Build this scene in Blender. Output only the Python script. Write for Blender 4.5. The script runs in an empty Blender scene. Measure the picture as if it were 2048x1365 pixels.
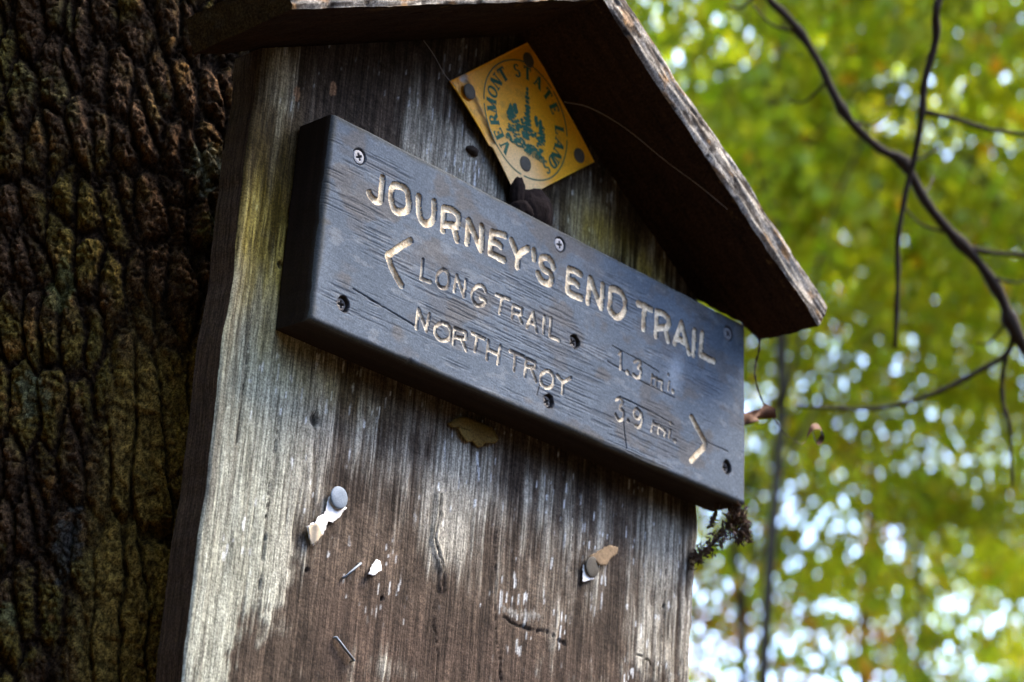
import bpy, math, random
import numpy as np
from mathutils import Vector, Matrix

random.seed(7)
RNG = np.random.default_rng(7)
scene = bpy.context.scene
col = scene.collection
R = math.radians

# ------------------------------------------------------------------ camera
CAM = Vector((-1.0505, -1.0567, 1.5))
c_fwd = Vector((0.6619, 0.6549, 0.3646)).normalized()
c_right = Vector((0.6821, -0.7280, 0.0694)).normalized()
c_up = c_right.cross(c_fwd).normalized()
cam = bpy.data.cameras.new('camera')
cam.sensor_width = 36.0
cam.lens = 4340 / 2048 * 36.0
cam.clip_start = 0.05
cam.clip_end = 2000.0
cam.dof.use_dof = True
cam.dof.focus_distance = 1.48
cam.dof.aperture_fstop = 7.0
cam.dof.aperture_ratio = 1.2
cam_o = bpy.data.objects.new('camera', cam)
col.objects.link(cam_o)
m = Matrix((c_right, c_up, -c_fwd)).transposed().to_4x4()
m.translation = CAM
cam_o.matrix_world = m
scene.camera = cam_o

# ------------------------------------------------------------------ daylight
SUN_EL, SUN_AZ = R(55), R(120)          # azimuth from +Y towards +X
world = bpy.data.worlds.new('World')
scene.world = world
world.use_nodes = True
wn = world.node_tree.nodes
sky = wn.new('ShaderNodeTexSky')
sky.sky_type = 'NISHITA'
sky.sun_disc = False
sky.sun_elevation = SUN_EL
sky.sun_rotation = SUN_AZ
sky.air_density = 0.6
sky.ozone_density = 0.0
sky.dust_density = 1.0
wn['Background'].inputs['Strength'].default_value = 0.15
world.node_tree.links.new(sky.outputs['Color'], wn['Background'].inputs['Color'])
sun = bpy.data.lights.new('sun', 'SUN')
sun.energy = 1.0
sun.angle = R(28)
sun.color = (1.0, 0.82, 0.60)
sun_o = bpy.data.objects.new('sun', sun)
col.objects.link(sun_o)
sdir = Vector((math.sin(SUN_AZ) * math.cos(SUN_EL), math.cos(SUN_AZ) * math.cos(SUN_EL), math.sin(SUN_EL)))
sun_o.rotation_euler = sdir.to_track_quat('Z', 'Y').to_euler()
sun_o.location = sdir * 30
scene.view_settings.view_transform = 'Standard'
scene.view_settings.look = 'None'
scene.view_settings.gamma = 1.0
scene.view_settings.use_curve_mapping = False
scene.view_settings.exposure = 3.75
scene.cycles.use_denoising = True
scene.cycles.denoiser = 'OPENIMAGEDENOISE'
scene.cycles.denoising_input_passes = 'RGB_ALBEDO_NORMAL'
scene.cycles.denoising_prefilter = 'ACCURATE'
scene.cycles.max_bounces = 8
scene.cycles.transmission_bounces = 6
scene.cycles.sample_clamp_indirect = 1.0


# strokes of the routed lettering, in millimetres from the sign's lower left corner: (character, cutter radius, polylines)
GLYPHS = [
    ('J', 2.3, [[(50.3,123.1),(50.6,112.7),(50.3,106.3),(48.1,103.9),(44.7,103.8),(41.1,105.4),(39.5,107.1)]]),
    ('O', 2.3, [[(61.1,121.5),(59.3,116.1),(60.1,110.1),(62.7,104.9),(67.3,103.6),(74.8,107.2),(76.7,111.9),(75.3,119.3),(71.8,123.4),(65.9,123.0),(61.1,121.5)]]),
    ('U', 2.3, [[(85.2,122.3),(86.0,115.5),(87.6,109.0),(91.6,105.0),(97.1,106.0),(101.0,111.0),(101.2,118.3),(100.2,124.2)]]),
    ('R', 2.3, [[(110.8,106.0),(110.6,114.7),(110.4,123.0),(118.5,125.0),(124.9,123.4),(125.7,118.1),(124.9,114.6),(119.8,113.4),(111.8,110.8)],[(121.6,111.7),(125.9,104.1)]]),
    ('N', 2.3, [[(135.8,105.5),(135.8,115.5),(135.5,123.0)],[(135.5,123.0),(142.2,114.7),(150.1,105.6)],[(150.1,105.6),(150.0,116.0),(148.9,123.7)]]),
    ('E', 2.3, [[(173.3,125.6),(166.3,124.6),(160.0,123.4),(159.7,115.6),(159.6,106.7),(166.0,106.6),(173.7,106.2)],[(160.2,116.2),(166.1,116.8),(169.4,115.6)]]),
    ('Y', 2.3, [[(180.0,124.4),(186.3,116.5)],[(197.6,124.4),(192.0,119.5),(188.2,113.9),(188.4,106.3)]]),
    ("'", 2.3, [[(204.2,125.2),(205.4,118.6)]]),
    ('S', 2.3, [[(226.3,119.4),(225.1,122.2),(220.5,124.7),(214.8,123.4),(212.8,119.1),(215.7,114.4),(222.5,114.1),(225.2,110.8),(224.6,106.4),(219.5,104.5),(213.6,105.2),(210.4,109.0)]]),
    ('E', 2.3, [[(256.4,124.9),(249.9,125.5),(243.5,124.6),(243.3,115.9),(243.2,106.6),(248.7,105.7),(258.6,106.3)],[(243.9,115.4),(249.7,116.8),(254.3,115.2)]]),
    ('N', 2.3, [[(266.6,105.6),(266.8,115.7),(267.4,125.6)],[(267.4,125.6),(273.8,116.0),(281.7,106.5)],[(281.7,106.5),(282.4,116.1),(282.2,125.1)]]),
    ('D', 2.3, [[(291.9,125.7),(291.6,117.2),(291.8,107.8),(300.3,105.0),(307.1,110.2),(309.0,118.9),(304.9,125.5),(298.5,126.9),(291.9,125.7)]]),
    ('T', 2.3, [[(324.0,124.3),(331.7,125.0),(340.0,124.8)],[(331.8,123.7),(331.4,114.8),(331.6,106.1)]]),
    ('R', 2.3, [[(346.8,105.5),(347.0,115.4),(346.3,125.3),(354.2,126.7),(360.3,124.7),(362.0,120.5),(358.9,116.0),(353.0,114.4),(347.3,112.1)],[(357.4,114.8),(361.3,106.3)]]),
    ('A', 2.3, [[(369.4,106.7),(373.3,116.8),(376.7,126.2)],[(376.7,126.2),(380.8,118.0),(387.7,104.5)],[(370.6,111.1),(376.1,112.3),(381.2,111.3)]]),
    ('I', 2.3, [[(393.5,125.4),(393.1,115.2),(393.2,105.0)]]),
    ('L', 2.3, [[(403.2,126.2),(402.4,117.6),(402.2,108.0),(410.0,107.7),(418.7,107.9)]]),
    ('<', 2.2, [[(81.7,87.2),(71.9,78.5),(61.8,68.8),(67.2,60.5),(77.1,51.7)]]),
    ('L', 1.25, [[(94.8,77.5),(94.6,70.4),(94.8,63.0),(103.8,63.8)]]),
    ('O', 1.25, [[(114.6,77.7),(110.0,72.0),(110.1,66.0),(114.3,63.5),(119.9,65.5),(121.3,71.0),(119.4,76.4),(114.6,77.7)]]),
    ('N', 1.25, [[(127.3,65.1),(128.5,77.7)],[(128.5,77.7),(132.6,71.0),(137.3,64.6)],[(137.3,64.6),(137.9,77.5)]]),
    ('G', 1.25, [[(158.3,76.1),(154.6,78.9),(149.4,77.0),(145.3,71.5),(145.9,65.6),(150.3,62.6),(156.2,64.6),(159.1,69.2),(153.6,69.3)]]),
    ('T', 1.25, [[(169.2,77.4),(182.9,78.6)],[(175.4,77.0),(173.9,64.7)]]),
    ('R', 1.25, [[(187.1,65.1),(187.4,75.5),(196.5,76.1),(196.3,71.3),(187.3,69.8)],[(192.8,70.7),(197.3,65.0)]]),
    ('A', 1.25, [[(202.7,63.7),(208.4,77.1)],[(208.4,77.1),(213.3,63.7)],[(204.3,68.4),(211.4,68.8)]]),
    ('I', 1.25, [[(220.5,78.1),(220.6,65.1)]]),
    ('L', 1.25, [[(227.4,78.9),(227.5,64.9),(237.7,65.1)]]),
    ('N', 1.25, [[(94.5,26.0),(95.0,40.3)],[(95.0,40.3),(104.2,27.3)],[(104.2,27.3),(105.9,40.6)]]),
    ('O', 1.25, [[(117.8,38.3),(112.6,33.1),(113.2,27.4),(119.3,25.5),(126.1,28.7),(127.5,34.2),(124.4,38.1),(117.8,38.3)]]),
    ('R', 1.25, [[(131.0,26.4),(130.9,38.3),(142.1,39.1),(142.7,34.3),(131.0,31.9)],[(138.2,32.8),(143.6,26.1)]]),
    ('T', 1.25, [[(148.0,40.6),(160.8,40.4)],[(153.5,39.4),(152.3,28.0)]]),
    ('H', 1.25, [[(164.9,40.2),(164.6,26.1)],[(177.2,40.3),(175.9,26.3)],[(164.9,33.7),(176.5,33.5)]]),
    ('T', 1.25, [[(187.5,40.0),(202.1,40.4)],[(192.8,39.9),(192.8,26.7)]]),
    ('R', 1.25, [[(204.3,25.8),(205.0,39.8),(214.2,39.8),(214.6,35.8),(204.9,33.7)],[(210.6,33.5),(216.3,25.6)]]),
    ('O', 1.25, [[(226.5,37.6),(221.3,32.3),(221.9,26.4),(227.7,24.6),(233.9,28.1),(234.7,34.1),(231.5,37.7),(226.5,37.6)]]),
    ('Y', 1.25, [[(238.0,37.7),(244.8,34.2)],[(253.0,40.4),(244.8,34.2),(244.9,25.4)]]),
    ('1', 1.15, [[(304.5,75.9),(307.2,78.6),(307.3,65.1)]]),
    ('.', 1.7, [[(315.4,64.9),(315.9,64.6)]]),
    ('3', 1.15, [[(322.6,75.5),(327.0,78.7),(330.3,77.1),(327.4,72.6),(330.7,72.3),(330.5,66.8),(326.7,64.3),(322.1,65.5)]]),
    ('m', 1.15, [[(343.8,64.7),(344.5,72.2)],[(344.7,70.5),(349.9,71.2),(349.7,64.8)],[(350.0,70.4),(356.6,70.7),(356.4,64.2)]]),
    ('i', 1.15, [[(365.2,72.9),(364.3,66.3)],[(363.2,78.4),(363.7,78.2)]]),
    ('.', 1.6, [[(369.4,66.8),(369.9,66.4)]]),
    ('3', 1.15, [[(304.2,38.9),(307.8,41.8),(311.8,39.5),(309.1,34.2),(313.7,32.2),(312.9,26.6),(308.6,24.4),(304.5,27.6)]]),
    ('.', 1.3, [[(319.0,26.9),(319.5,26.7)]]),
    ('9', 1.15, [[(333.9,37.5),(328.6,39.8),(325.6,36.3),(326.8,32.6),(331.7,32.8),(333.9,37.5),(335.4,31.7),(332.8,26.1),(327.7,25.8)]]),
    ('m', 1.15, [[(347.1,27.3),(348.5,35.3)],[(349.3,33.7),(355.2,34.2),(355.0,27.8)],[(355.9,33.5),(363.3,32.1),(362.9,27.5)]]),
    ('i', 1.15, [[(369.1,34.3),(368.2,28.2)],[(368.5,40.2),(369.0,40.0)]]),
    ('.', 1.4, [[(374.7,27.6),(375.2,27.4)]]),
    ('>', 2.2, [[(393.7,52.6),(400.9,46.2),(408.2,40.1),(411.9,35.8),(406.8,28.8),(395.9,17.5)]]),
]
# ------------------------------------------------------------------ noise in numpy
def _hash(ix, iy, iz, s):
    with np.errstate(over='ignore'):
        n = (ix.astype(np.int64).astype(np.uint32) * np.uint32(374761393)
             + iy.astype(np.int64).astype(np.uint32) * np.uint32(668265263)
             + iz.astype(np.int64).astype(np.uint32) * np.uint32(2147483647)
             + np.uint32((s * 97 + 13) * 2654435 & 0xffffffff))
        n = (n ^ (n >> np.uint32(13))) * np.uint32(1274126177)
        n = (n ^ (n >> np.uint32(15))) * np.uint32(2246822519)
        n = n ^ (n >> np.uint32(16))
    return n.astype(np.float64) / 4294967295.0

def noise(x, y, z=None, s=0):
    x = np.asarray(x, float); y = np.asarray(y, float)
    x, y = np.broadcast_arrays(x, y)
    ix, iy = np.floor(x), np.floor(y)
    fx, fy = x - ix, y - iy
    ux, uy = fx * fx * (3 - 2 * fx), fy * fy * (3 - 2 * fy)
    if z is None:
        o = np.zeros_like(ix)
        a = _hash(ix, iy, o, s); b = _hash(ix + 1, iy, o, s)
        c = _hash(ix, iy + 1, o, s); d = _hash(ix + 1, iy + 1, o, s)
        return (a * (1 - ux) + b * ux) * (1 - uy) + (c * (1 - ux) + d * ux) * uy
    z = np.broadcast_to(np.asarray(z, float), x.shape)
    iz = np.floor(z); fz = z - iz; uz = fz * fz * (3 - 2 * fz)
    r = 0
    for k, w in ((0, 1 - uz), (1, uz)):
        a = _hash(ix, iy, iz + k, s); b = _hash(ix + 1, iy, iz + k, s)
        c = _hash(ix, iy + 1, iz + k, s); d = _hash(ix + 1, iy + 1, iz + k, s)
        r = r + w * ((a * (1 - ux) + b * ux) * (1 - uy) + (c * (1 - ux) + d * ux) * uy)
    return r

def fbm(x, y, o=4, s=0, z=None, gain=0.5):
    t, a, n = 0, 1.0, 0
    for k in range(o):
        t = t + a * noise(x * 2 ** k, y * 2 ** k, None if z is None else z * 2 ** k, s + k * 11)
        n += a; a *= gain
    return t / n

def voronoi(x, y, s=0, jit=0.9):
    ix, iy = np.floor(x), np.floor(y)
    f1 = np.full(x.shape, 9.0); f2 = np.full(x.shape, 9.0); cid = np.zeros(x.shape)
    o = np.zeros_like(ix)
    for dx in (-1, 0, 1):
        for dy in (-1, 0, 1):
            cx, cy = ix + dx, iy + dy
            px = cx + .5 + jit * (_hash(cx, cy, o, s) - .5)
            py = cy + .5 + jit * (_hash(cx, cy, o, s + 5) - .5)
            d = np.hypot(x - px, y - py)
            near = d < f1
            f2 = np.where(near, f1, np.minimum(f2, d))
            cid = np.where(near, _hash(cx, cy, o, s + 9), cid)
            f1 = np.where(near, d, f1)
    return f1, f2, cid

def sstep(a, b, x):
    t = np.clip((x - a) / (b - a), 0, 1)
    return t * t * (3 - 2 * t)

def mixc(a, b, t):
    t = np.asarray(t)[..., None]
    return np.asarray(a) * (1 - t) + np.asarray(b) * t

def seg_dist(x, z, pts):
    """distance from grid points to a polyline"""
    best = np.full(np.shape(x), 1e9)
    for (ax, az), (bx, bz) in zip(pts[:-1], pts[1:]):
        dx, dz = bx - ax, bz - az
        l2 = dx * dx + dz * dz + 1e-12
        t = np.clip(((x - ax) * dx + (z - az) * dz) / l2, 0, 1)
        best = np.minimum(best, np.hypot(x - ax - t * dx, z - az - t * dz))
    return best

def in_poly(x, z, poly):
    r = np.zeros(np.shape(x), bool)
    n = len(poly)
    for i in range(n):
        ax, az = poly[i]; bx, bz = poly[(i + 1) % n]
        if az == bz: continue
        c = ((az > z) != (bz > z)) & (x < (bx - ax) * (z - az) / (bz - az) + ax)
        r ^= c
    return r

# ------------------------------------------------------------------ objects
def mesh(name, verts, faces, mats, parent=None, colors=None, smooth=True, mat_idx=None):
    me = bpy.data.meshes.new(name)
    verts = np.asarray(verts, np.float32)
    if isinstance(faces, np.ndarray):
        k = faces.shape[1]
        me.vertices.add(len(verts)); me.vertices.foreach_set('co', verts.ravel())
        me.loops.add(faces.size); me.loops.foreach_set('vertex_index', faces.astype(np.int32).ravel())
        me.polygons.add(len(faces))
        me.polygons.foreach_set('loop_start', np.arange(0, faces.size, k, dtype=np.int32))
        me.polygons.foreach_set('loop_total', np.full(len(faces), k, np.int32))
        me.update(calc_edges=True); me.validate()
    else:
        me.from_pydata([tuple(map(float, v)) for v in verts], [], [tuple(map(int, f)) for f in faces])
        me.update()
    for mm in (mats if isinstance(mats, (list, tuple)) else [mats]):
        me.materials.append(mm)
    if mat_idx is not None:
        me.polygons.foreach_set('material_index', np.asarray(mat_idx, np.int32))
    if colors is not None:
        at = me.attributes.new('col', 'FLOAT_COLOR', 'POINT')
        c = np.ones((len(verts), 4), np.float32); c[:, :3] = colors
        at.data.foreach_set('color', c.ravel())
    me.polygons.foreach_set('use_smooth', np.full(len(me.polygons), smooth))
    o = bpy.data.objects.new(name, me)
    col.objects.link(o)
    if parent is not None:
        o.parent = parent
        o.matrix_parent_inverse = parent.matrix_basis.inverted()
    return o

def thing(name, label, cat, loc=(0, 0, 0), group=None):
    o = bpy.data.objects.new(name, None)
    col.objects.link(o)
    o.location = loc
    o.empty_display_size = 0.05
    return tag(o, label, cat, group)

def tag(o, label, cat, group=None):
    o['label'] = label; o['category'] = cat
    if group: o['group'] = group
    return o

def copy_tree(o, parent=None):
    c = o.copy(); col.objects.link(c)
    if parent is not None:
        c.parent = parent
    for ch in [x for x in o.children]:
        copy_tree(ch, c)
    return c

def grid_faces(nr, nc, off=0):
    a = np.arange(nr * nc).reshape(nr, nc) + off
    return np.stack([a[:-1, :-1], a[:-1, 1:], a[1:, 1:], a[1:, :-1]], -1).reshape(-1, 4)

def tube(pts, rad, sides=8, caps=True):
    pts = [Vector(p) for p in pts]
    V, F = [], []
    up = Vector((0.13, 0.31, 0.94))
    n = len(pts)
    for i, p in enumerate(pts):
        t = (pts[min(i + 1, n - 1)] - pts[max(i - 1, 0)]).normalized()
        a = t.cross(up)
        if a.length < 1e-3: a = t.cross(Vector((1, 0, 0)))
        a.normalize(); b = t.cross(a).normalized(); up = b.cross(t) if False else up
        r = rad[i] if hasattr(rad, '__len__') else rad
        for k in range(sides):
            an = 2 * math.pi * k / sides
            V.append(p + a * (r * math.cos(an)) + b * (r * math.sin(an)))
    for i in range(n - 1):
        for k in range(sides):
            k2 = (k + 1) % sides
            F.append((i * sides + k, i * sides + k2, (i + 1) * sides + k2, (i + 1) * sides + k))
    if caps:
        F.append(tuple(range(sides))[::-1]); F.append(tuple(range((n - 1) * sides, n * sides)))
    return V, F

def join(parts):
    V, F = [], []
    for v, f in parts:
        o = len(V); V += list(v); F += [tuple(i + o for i in q) for q in f]
    return V, F

def spline(pts, n):
    """Catmull-Rom through points, n steps per span"""
    P = [np.array(p, float) for p in pts]
    P = [2 * P[0] - P[1]] + P + [2 * P[-1] - P[-2]]
    out = []
    for i in range(1, len(P) - 2):
        for k in range(n):
            t = k / n
            out.append(.5 * (2 * P[i] + (P[i + 1] - P[i - 1]) * t + (2 * P[i - 1] - 5 * P[i] + 4 * P[i + 1] - P[i + 2]) * t ** 2
                             + (3 * P[i] - P[i - 1] - 3 * P[i + 1] + P[i + 2]) * t ** 3))
    out.append(P[-2])
    return out

def slab(poly, y0, y1, bend=None):
    """polygon in x,z given thickness between y0 (front) and y1 (back)"""
    n = len(poly)
    V = [(x, y0 + (bend(x, z) if bend else 0), z) for x, z in poly] + [(x, y1 + (bend(x, z) if bend else 0), z) for x, z in poly]
    F = [tuple(range(n)), tuple(range(2 * n - 1, n - 1, -1))]
    F += [(i, n + i, n + (i + 1) % n, (i + 1) % n) for i in range(n)]
    return V, F

# ------------------------------------------------------------------ materials
class Mat:
    def __init__(self, name):
        self.m = bpy.data.materials.new(name); self.m.use_nodes = True
        self.t = self.m.node_tree; self.p = self.t.nodes['Principled BSDF']
        self.out = self.t.nodes['Material Output']
    def n(self, kind, ins=None, **kw):
        q = self.t.nodes.new('ShaderNode' + kind)
        for k, v in kw.items(): setattr(q, k, v)
        for k, v in (ins or {}).items(): self.set(q, k, v)
        return q
    def set(self, q, k, v):
        s = q.inputs[k]
        if hasattr(v, 'is_output') or isinstance(v, bpy.types.NodeSocket): self.t.links.new(v, s)
        else: s.default_value = v
    def coords(self, scale=(1, 1, 1)):
        tc = self.n('TexCoord')
        mp = self.n('Mapping', {'Vector': tc.outputs['Object'], 'Scale': scale})
        return mp.outputs[0]
    def noise(self, vec, scale, detail=4, rough=.55):
        return self.n('TexNoise', {'Vector': vec, 'Scale': scale, 'Detail': detail, 'Roughness': rough}).outputs['Fac']
    def ramp(self, fac, stops):
        q = self.n('ValToRGB', {'Fac': fac}); e = q.color_ramp.elements
        while len(e) < len(stops): e.new(.5)
        for el, (p, c) in zip(e, stops):
            el.position = p; el.color = (*c, 1) if hasattr(c, '__len__') else (c, c, c, 1)
        return q.outputs['Color']
    def mix(self, a, b, f, mode='MIX'):
        q = self.n('MixRGB', blend_type=mode)
        for k, v in (('Fac', f), ('Color1', a), ('Color2', b)):
            if isinstance(v, tuple): v = (*v, 1)
            self.set(q, k, v)
        return q.outputs[0]
    def attr(self, name='col'):
        return self.n('Attribute', attribute_name=name).outputs['Color']
    def finish(self, color=None, rough=.8, bump=None, strength=.3, dist=.001, metal=0, spec=.3):
        if color is not None:
            self.set(self.p, 'Base Color', (*color, 1) if isinstance(color, tuple) else color)
        self.set(self.p, 'Roughness', rough); self.set(self.p, 'Metallic', metal)
        self.set(self.p, 'Specular IOR Level', spec)
        if bump is not None:
            b = self.n('Bump', {'Height': bump, 'Strength': strength, 'Distance': dist})
            self.t.links.new(b.outputs[0], self.p.inputs['Normal'])
        return self.m

def attr_wood(name, fine=(1, 1, 1), scale=900, amount=.35, bump_d=.0006, rough=.85, spec=.2, speck=(1500, .2)):
    q = Mat(name)
    f = q.noise(q.coords(fine), scale, 5, .65)
    g = q.ramp(f, [(.36, 1 - amount), (.64, 1 + amount)])
    s = q.noise(q.coords(), speck[0], 3, .7)
    g2 = q.ramp(s, [(.36, 1 - speck[1]), (.64, 1 + speck[1])])
    hgt = q.n('Math', {0: f, 1: s}, operation='ADD').outputs[0]
    return q.finish(q.mix(q.mix(q.attr(), g, 1.0, 'MULTIPLY'), g2, 1.0, 'MULTIPLY'), rough, hgt, .6, bump_d, spec=spec)

M_SIGN = attr_wood('weathered_sign_wood', (.25, 1, 1), 700, .14, .0002, .88, .15, (750, .20))
M_PAINT = attr_wood('cream_paint', (1, 1, 1), 700, .22, .0004, .75, .25, (1500, .2))
M_PLANK = attr_wood('weathered_plank_wood', (1, 1, .05), 650, .55, .0008, .9, .15, (700, .42))
M_BARK = attr_wood('tree_bark', (1, 1, .7), 420, .5, .0025, .95, .08, (700, .6))
M_ROOF = attr_wood('roof_board_wood', (1, 1, 1), 450, .45, .0010, .9, .12, (800, .45))

def plain(name, c, var=.25, scale=300, rough=.7, metal=0, spec=.3, bd=.0003, stretch=(1, 1, 1)):
    q = Mat(name)
    f = q.noise(q.coords(stretch), scale, 4, .6)
    lo = tuple(max(0, k * (1 - var)) for k in c); hi = tuple(k * (1 + var) for k in c)
    return q.finish(q.ramp(f, [(.3, lo), (.7, hi)]), rough, f, .4, bd, metal, spec)

M_SCREW = plain('dull_screw_steel', (.20, .22, .25), .3, 900, .5, .4)
M_RUST = plain('rusty_screw_steel', (.035, .028, .024), .5, 900, .7, .1)
M_NAIL = plain('galvanised_nail_steel', (.17, .21, .25), .35, 1500, .6, .3)
M_NAILBROWN = plain('dirty_nail_steel', (.10, .09, .07), .35, 1500, .7, .2)
M_TAG = plain('yellow_tag_plastic', (.62, .33, .02), .10, 90, .55, 0, .35, .0002)
M_INK = plain('green_print_ink', (.03, .12, .07), .45, 900, .6)
M_PAPER = plain('white_paper', (.72, .72, .70), .08, 200, .8)
M_TANLIGHT = plain('yellowed_paper', (.42, .35, .25), .15, 400, .9)
M_TAN = plain('stained_paper', (.26, .18, .10), .3, 500, .9)
M_MUD = plain('dried_mud', (.018, .012, .010), .4, 300, .95, 0, .1, .002)
M_LEAFY = plain('yellowed_leaf', (.17, .115, .03), .5, 700, .8, 0, .2, .0006)
M_DEAD = plain('dead_brown_leaf', (.075, .027, .008), .5, 250, .75, 0, .25)
M_TWIG = plain('dark_twig_bark', (.030, .020, .013), .4, 700, .85)
M_DEBRIS = plain('brown_plant_debris', (.06, .035, .02), .6, 500, .95)
M_SILK = plain('spider_silk', (.45, .40, .38), .1, 100, .4)
M_TRUNK2 = plain('forest_trunk_bark', (.055, .045, .035), .5, 14, .95, 0, .1, .01, (1, 1, .3))
# ------------------------------------------------------------------ ground
def build_ground():
    rr = np.concatenate([np.linspace(0.01, 6, 60), np.geomspace(6.3, 900, 60)])
    th = np.linspace(0, 2 * math.pi, 145)
    Rr, T = np.meshgrid(rr, th, indexing='ij')
    X, Y = Rr * np.cos(T), Rr * np.sin(T)
    Z = (fbm(X * .9, Y * .9, 4, 31) - .5) * .10 + (fbm(X * .06, Y * .06, 3, 35) - .5) * .8 * sstep(4, 20, Rr)
    q = Mat('leaf_litter')
    v = q.coords()
    c = q.ramp(q.noise(v, 9, 8, .7), [(.3, (.016, .012, .007)), (.5, (.045, .030, .016)), (.62, (.075, .047, .020)), (.75, (.03, .032, .013))])
    q.finish(c, .95, q.noise(v, 22, 8, .7), .8, .03, spec=.1)
    o = mesh('forest_floor', np.stack([X, Y, Z], -1).reshape(-1, 3), grid_faces(len(rr), len(th)), q.m)
    o['kind'] = 'structure'
build_ground()

# ------------------------------------------------------------------ the big tree that carries the sign
AX, AY, TR = -0.05, 0.376, 0.34
def build_big_trunk(root):
    t = np.concatenate([np.radians(np.linspace(-165, -97, 420)), np.radians(np.linspace(-97, 195, 72))[1:]])
    z = np.concatenate([np.linspace(-.1, 1.62, 50), np.linspace(1.62, 2.44, 640)[1:], np.linspace(2.44, 11, 70)[1:]])
    Z, T = np.meshgrid(z, t, indexing='ij')
    U = T * TR                                         # the seam sits at the back of the trunk
    u = U + .19 * (Z - 2.0) + .009 * (fbm(U * 7, Z * 4, 3, 1) - .5) * 2 + .004 * (fbm(U * 60, Z * 30, 3, 2) - .5) * 2
    plate = sstep(-2.27, -2.17, T) * sstep(2.07, 1.99, Z + .06 * (fbm(U * 25, Z * 14, 2, 4) - .5)) * sstep(-1.9, -2.0, T)
    # long upright ridges parted by furrows, each ridge broken across by short cracks
    f1, f2, cid = voronoi(u / .0165 + .35 * fbm(u * 45, Z * 30, 3, 17), Z / .050, 3)
    fw = .20 + .6 * fbm(u * 35, Z * 14, 2, 44)
    ridge = sstep(.0, fw, f2 - f1 + .10 * (fbm(u * 130, Z * 90, 3, 46) - .5)) ** .7
    c1, c2, kid = voronoi(u / .017 + .6 * noise(u / .02, Z / .012, None, 6), Z / .017, 8)
    cross = sstep(.0, .10, c2 - c1)
    g1, g2, gid = voronoi(u / .0048, Z / .0056, 13)
    fine = fbm(u * 420, Z * 330, 4, 51, gain=.7)
    mid = 1 - np.abs(2 * fbm(u * 110, Z * 75, 4, 55, gain=.6) - 1)
    w1, w2, wid = voronoi(u / .021 + .22 * fbm(u * 60, Z * 40, 2, 24), Z / .120 + .25 * noise(u / .03, Z / .05, None, 25), 23)
    big = sstep(.0, .16, w2 - w1 + .12 * (fbm(u * 160, Z * 120, 3, 47) - .5))
    rough_h = .0078 * ridge * (.55 + .45 * cid) + .0030 * cross * (.3 + .7 * kid) * ridge + .0032 * gid * sstep(0, .3, g2 - g1) + .0036 * fine + .0055 * mid + .008 * fbm(u * 30, Z * 16, 3, 57)
    plate_h = .0095 * big * (.55 + .45 * wid) + .0020 * cross * kid + .0022 * fine + .0036 * mid + .006 * fbm(u * 30, Z * 12, 3, 57)
    h = rough_h * (1 - plate) + plate_h * plate
    rad = TR - .030 + h + .10 * np.exp(-np.maximum(Z, 0) / .35) + .014 * (fbm(U * 2.5, Z * 1.1, 2, 61) - .5)
    rad = rad * (1 - .022 * np.clip(Z - 2.4, 0, 20))
    X = AX + rad * np.cos(T) - .012 * (Z - 2); Y = AY + rad * np.sin(T)
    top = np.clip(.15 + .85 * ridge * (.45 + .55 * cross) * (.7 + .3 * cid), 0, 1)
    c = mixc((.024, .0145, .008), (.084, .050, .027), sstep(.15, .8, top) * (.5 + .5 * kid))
    c = mixc(c, (.120, .072, .040), sstep(.52, .75, fbm(u * 60, Z * 35, 3, 71)) * sstep(.4, .8, top) * .7)
    moss = sstep(.46, .62, fbm(u * 13, Z * 9, 5, 73, gain=.6)) * sstep(.25, .7, top + .5 * (fine - .5))
    c = mixc(c, (.125, .094, .020), moss * .85)
    c = mixc(c, (.110, .105, .034), sstep(.58, .70, fbm(u * 22, Z * 14, 5, 75, gain=.6)) * sstep(.3, .8, top) * .55)
    c = mixc(c, (.19, .10, .03), sstep(.67, .74, fbm(u * 55, Z * 35, 3, 77)) * sstep(.5, .8, top) * .8)
    pc = mixc((.150, .098, .026), (.250, .175, .046), fbm(u * 40, Z * 12, 4, 79)) * (.30 + .70 * big)[..., None] * (.6 + .4 * cross)[..., None]
    c = mixc(c, pc, plate * .85)
    # tufts of grey green lichen with their own ragged outlines
    for (tu, tz, su, sz, kc) in ((-2.085, 2.165, .015, .017, (.20, .21, .15)), (-2.05, 2.12, .014, .010, (.14, .13, .06)),
                                 (-2.36, 2.06, .010, .018, (.12, .125, .05)), (-2.39, 1.98, .014, .016, (.13, .14, .08)),
                                 (-2.27, 1.88, .010, .024, (.060, .062, .058)), (-2.37, 1.83, .008, .011, (.13, .135, .06))):
        e = ((U / TR - tu) * TR / su) ** 2 + ((Z - tz) / sz) ** 2 + 3.4 * (fbm(u * 150, Z * 150, 4, int(tz * 100), gain=.65) - .5)
        c = mixc(c, kc, sstep(1.0, .6, e) * .75)
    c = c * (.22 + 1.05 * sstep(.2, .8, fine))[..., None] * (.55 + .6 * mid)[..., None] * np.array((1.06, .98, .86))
    V = np.stack([X, Y, Z], -1).reshape(-1, 3)
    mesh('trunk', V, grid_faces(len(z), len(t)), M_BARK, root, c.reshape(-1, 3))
BIG = thing('maple_tree', 'huge old tree with deeply furrowed mossy bark that carries the trail sign', 'tree', (AX, AY, 0))
build_big_trunk(BIG)

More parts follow.
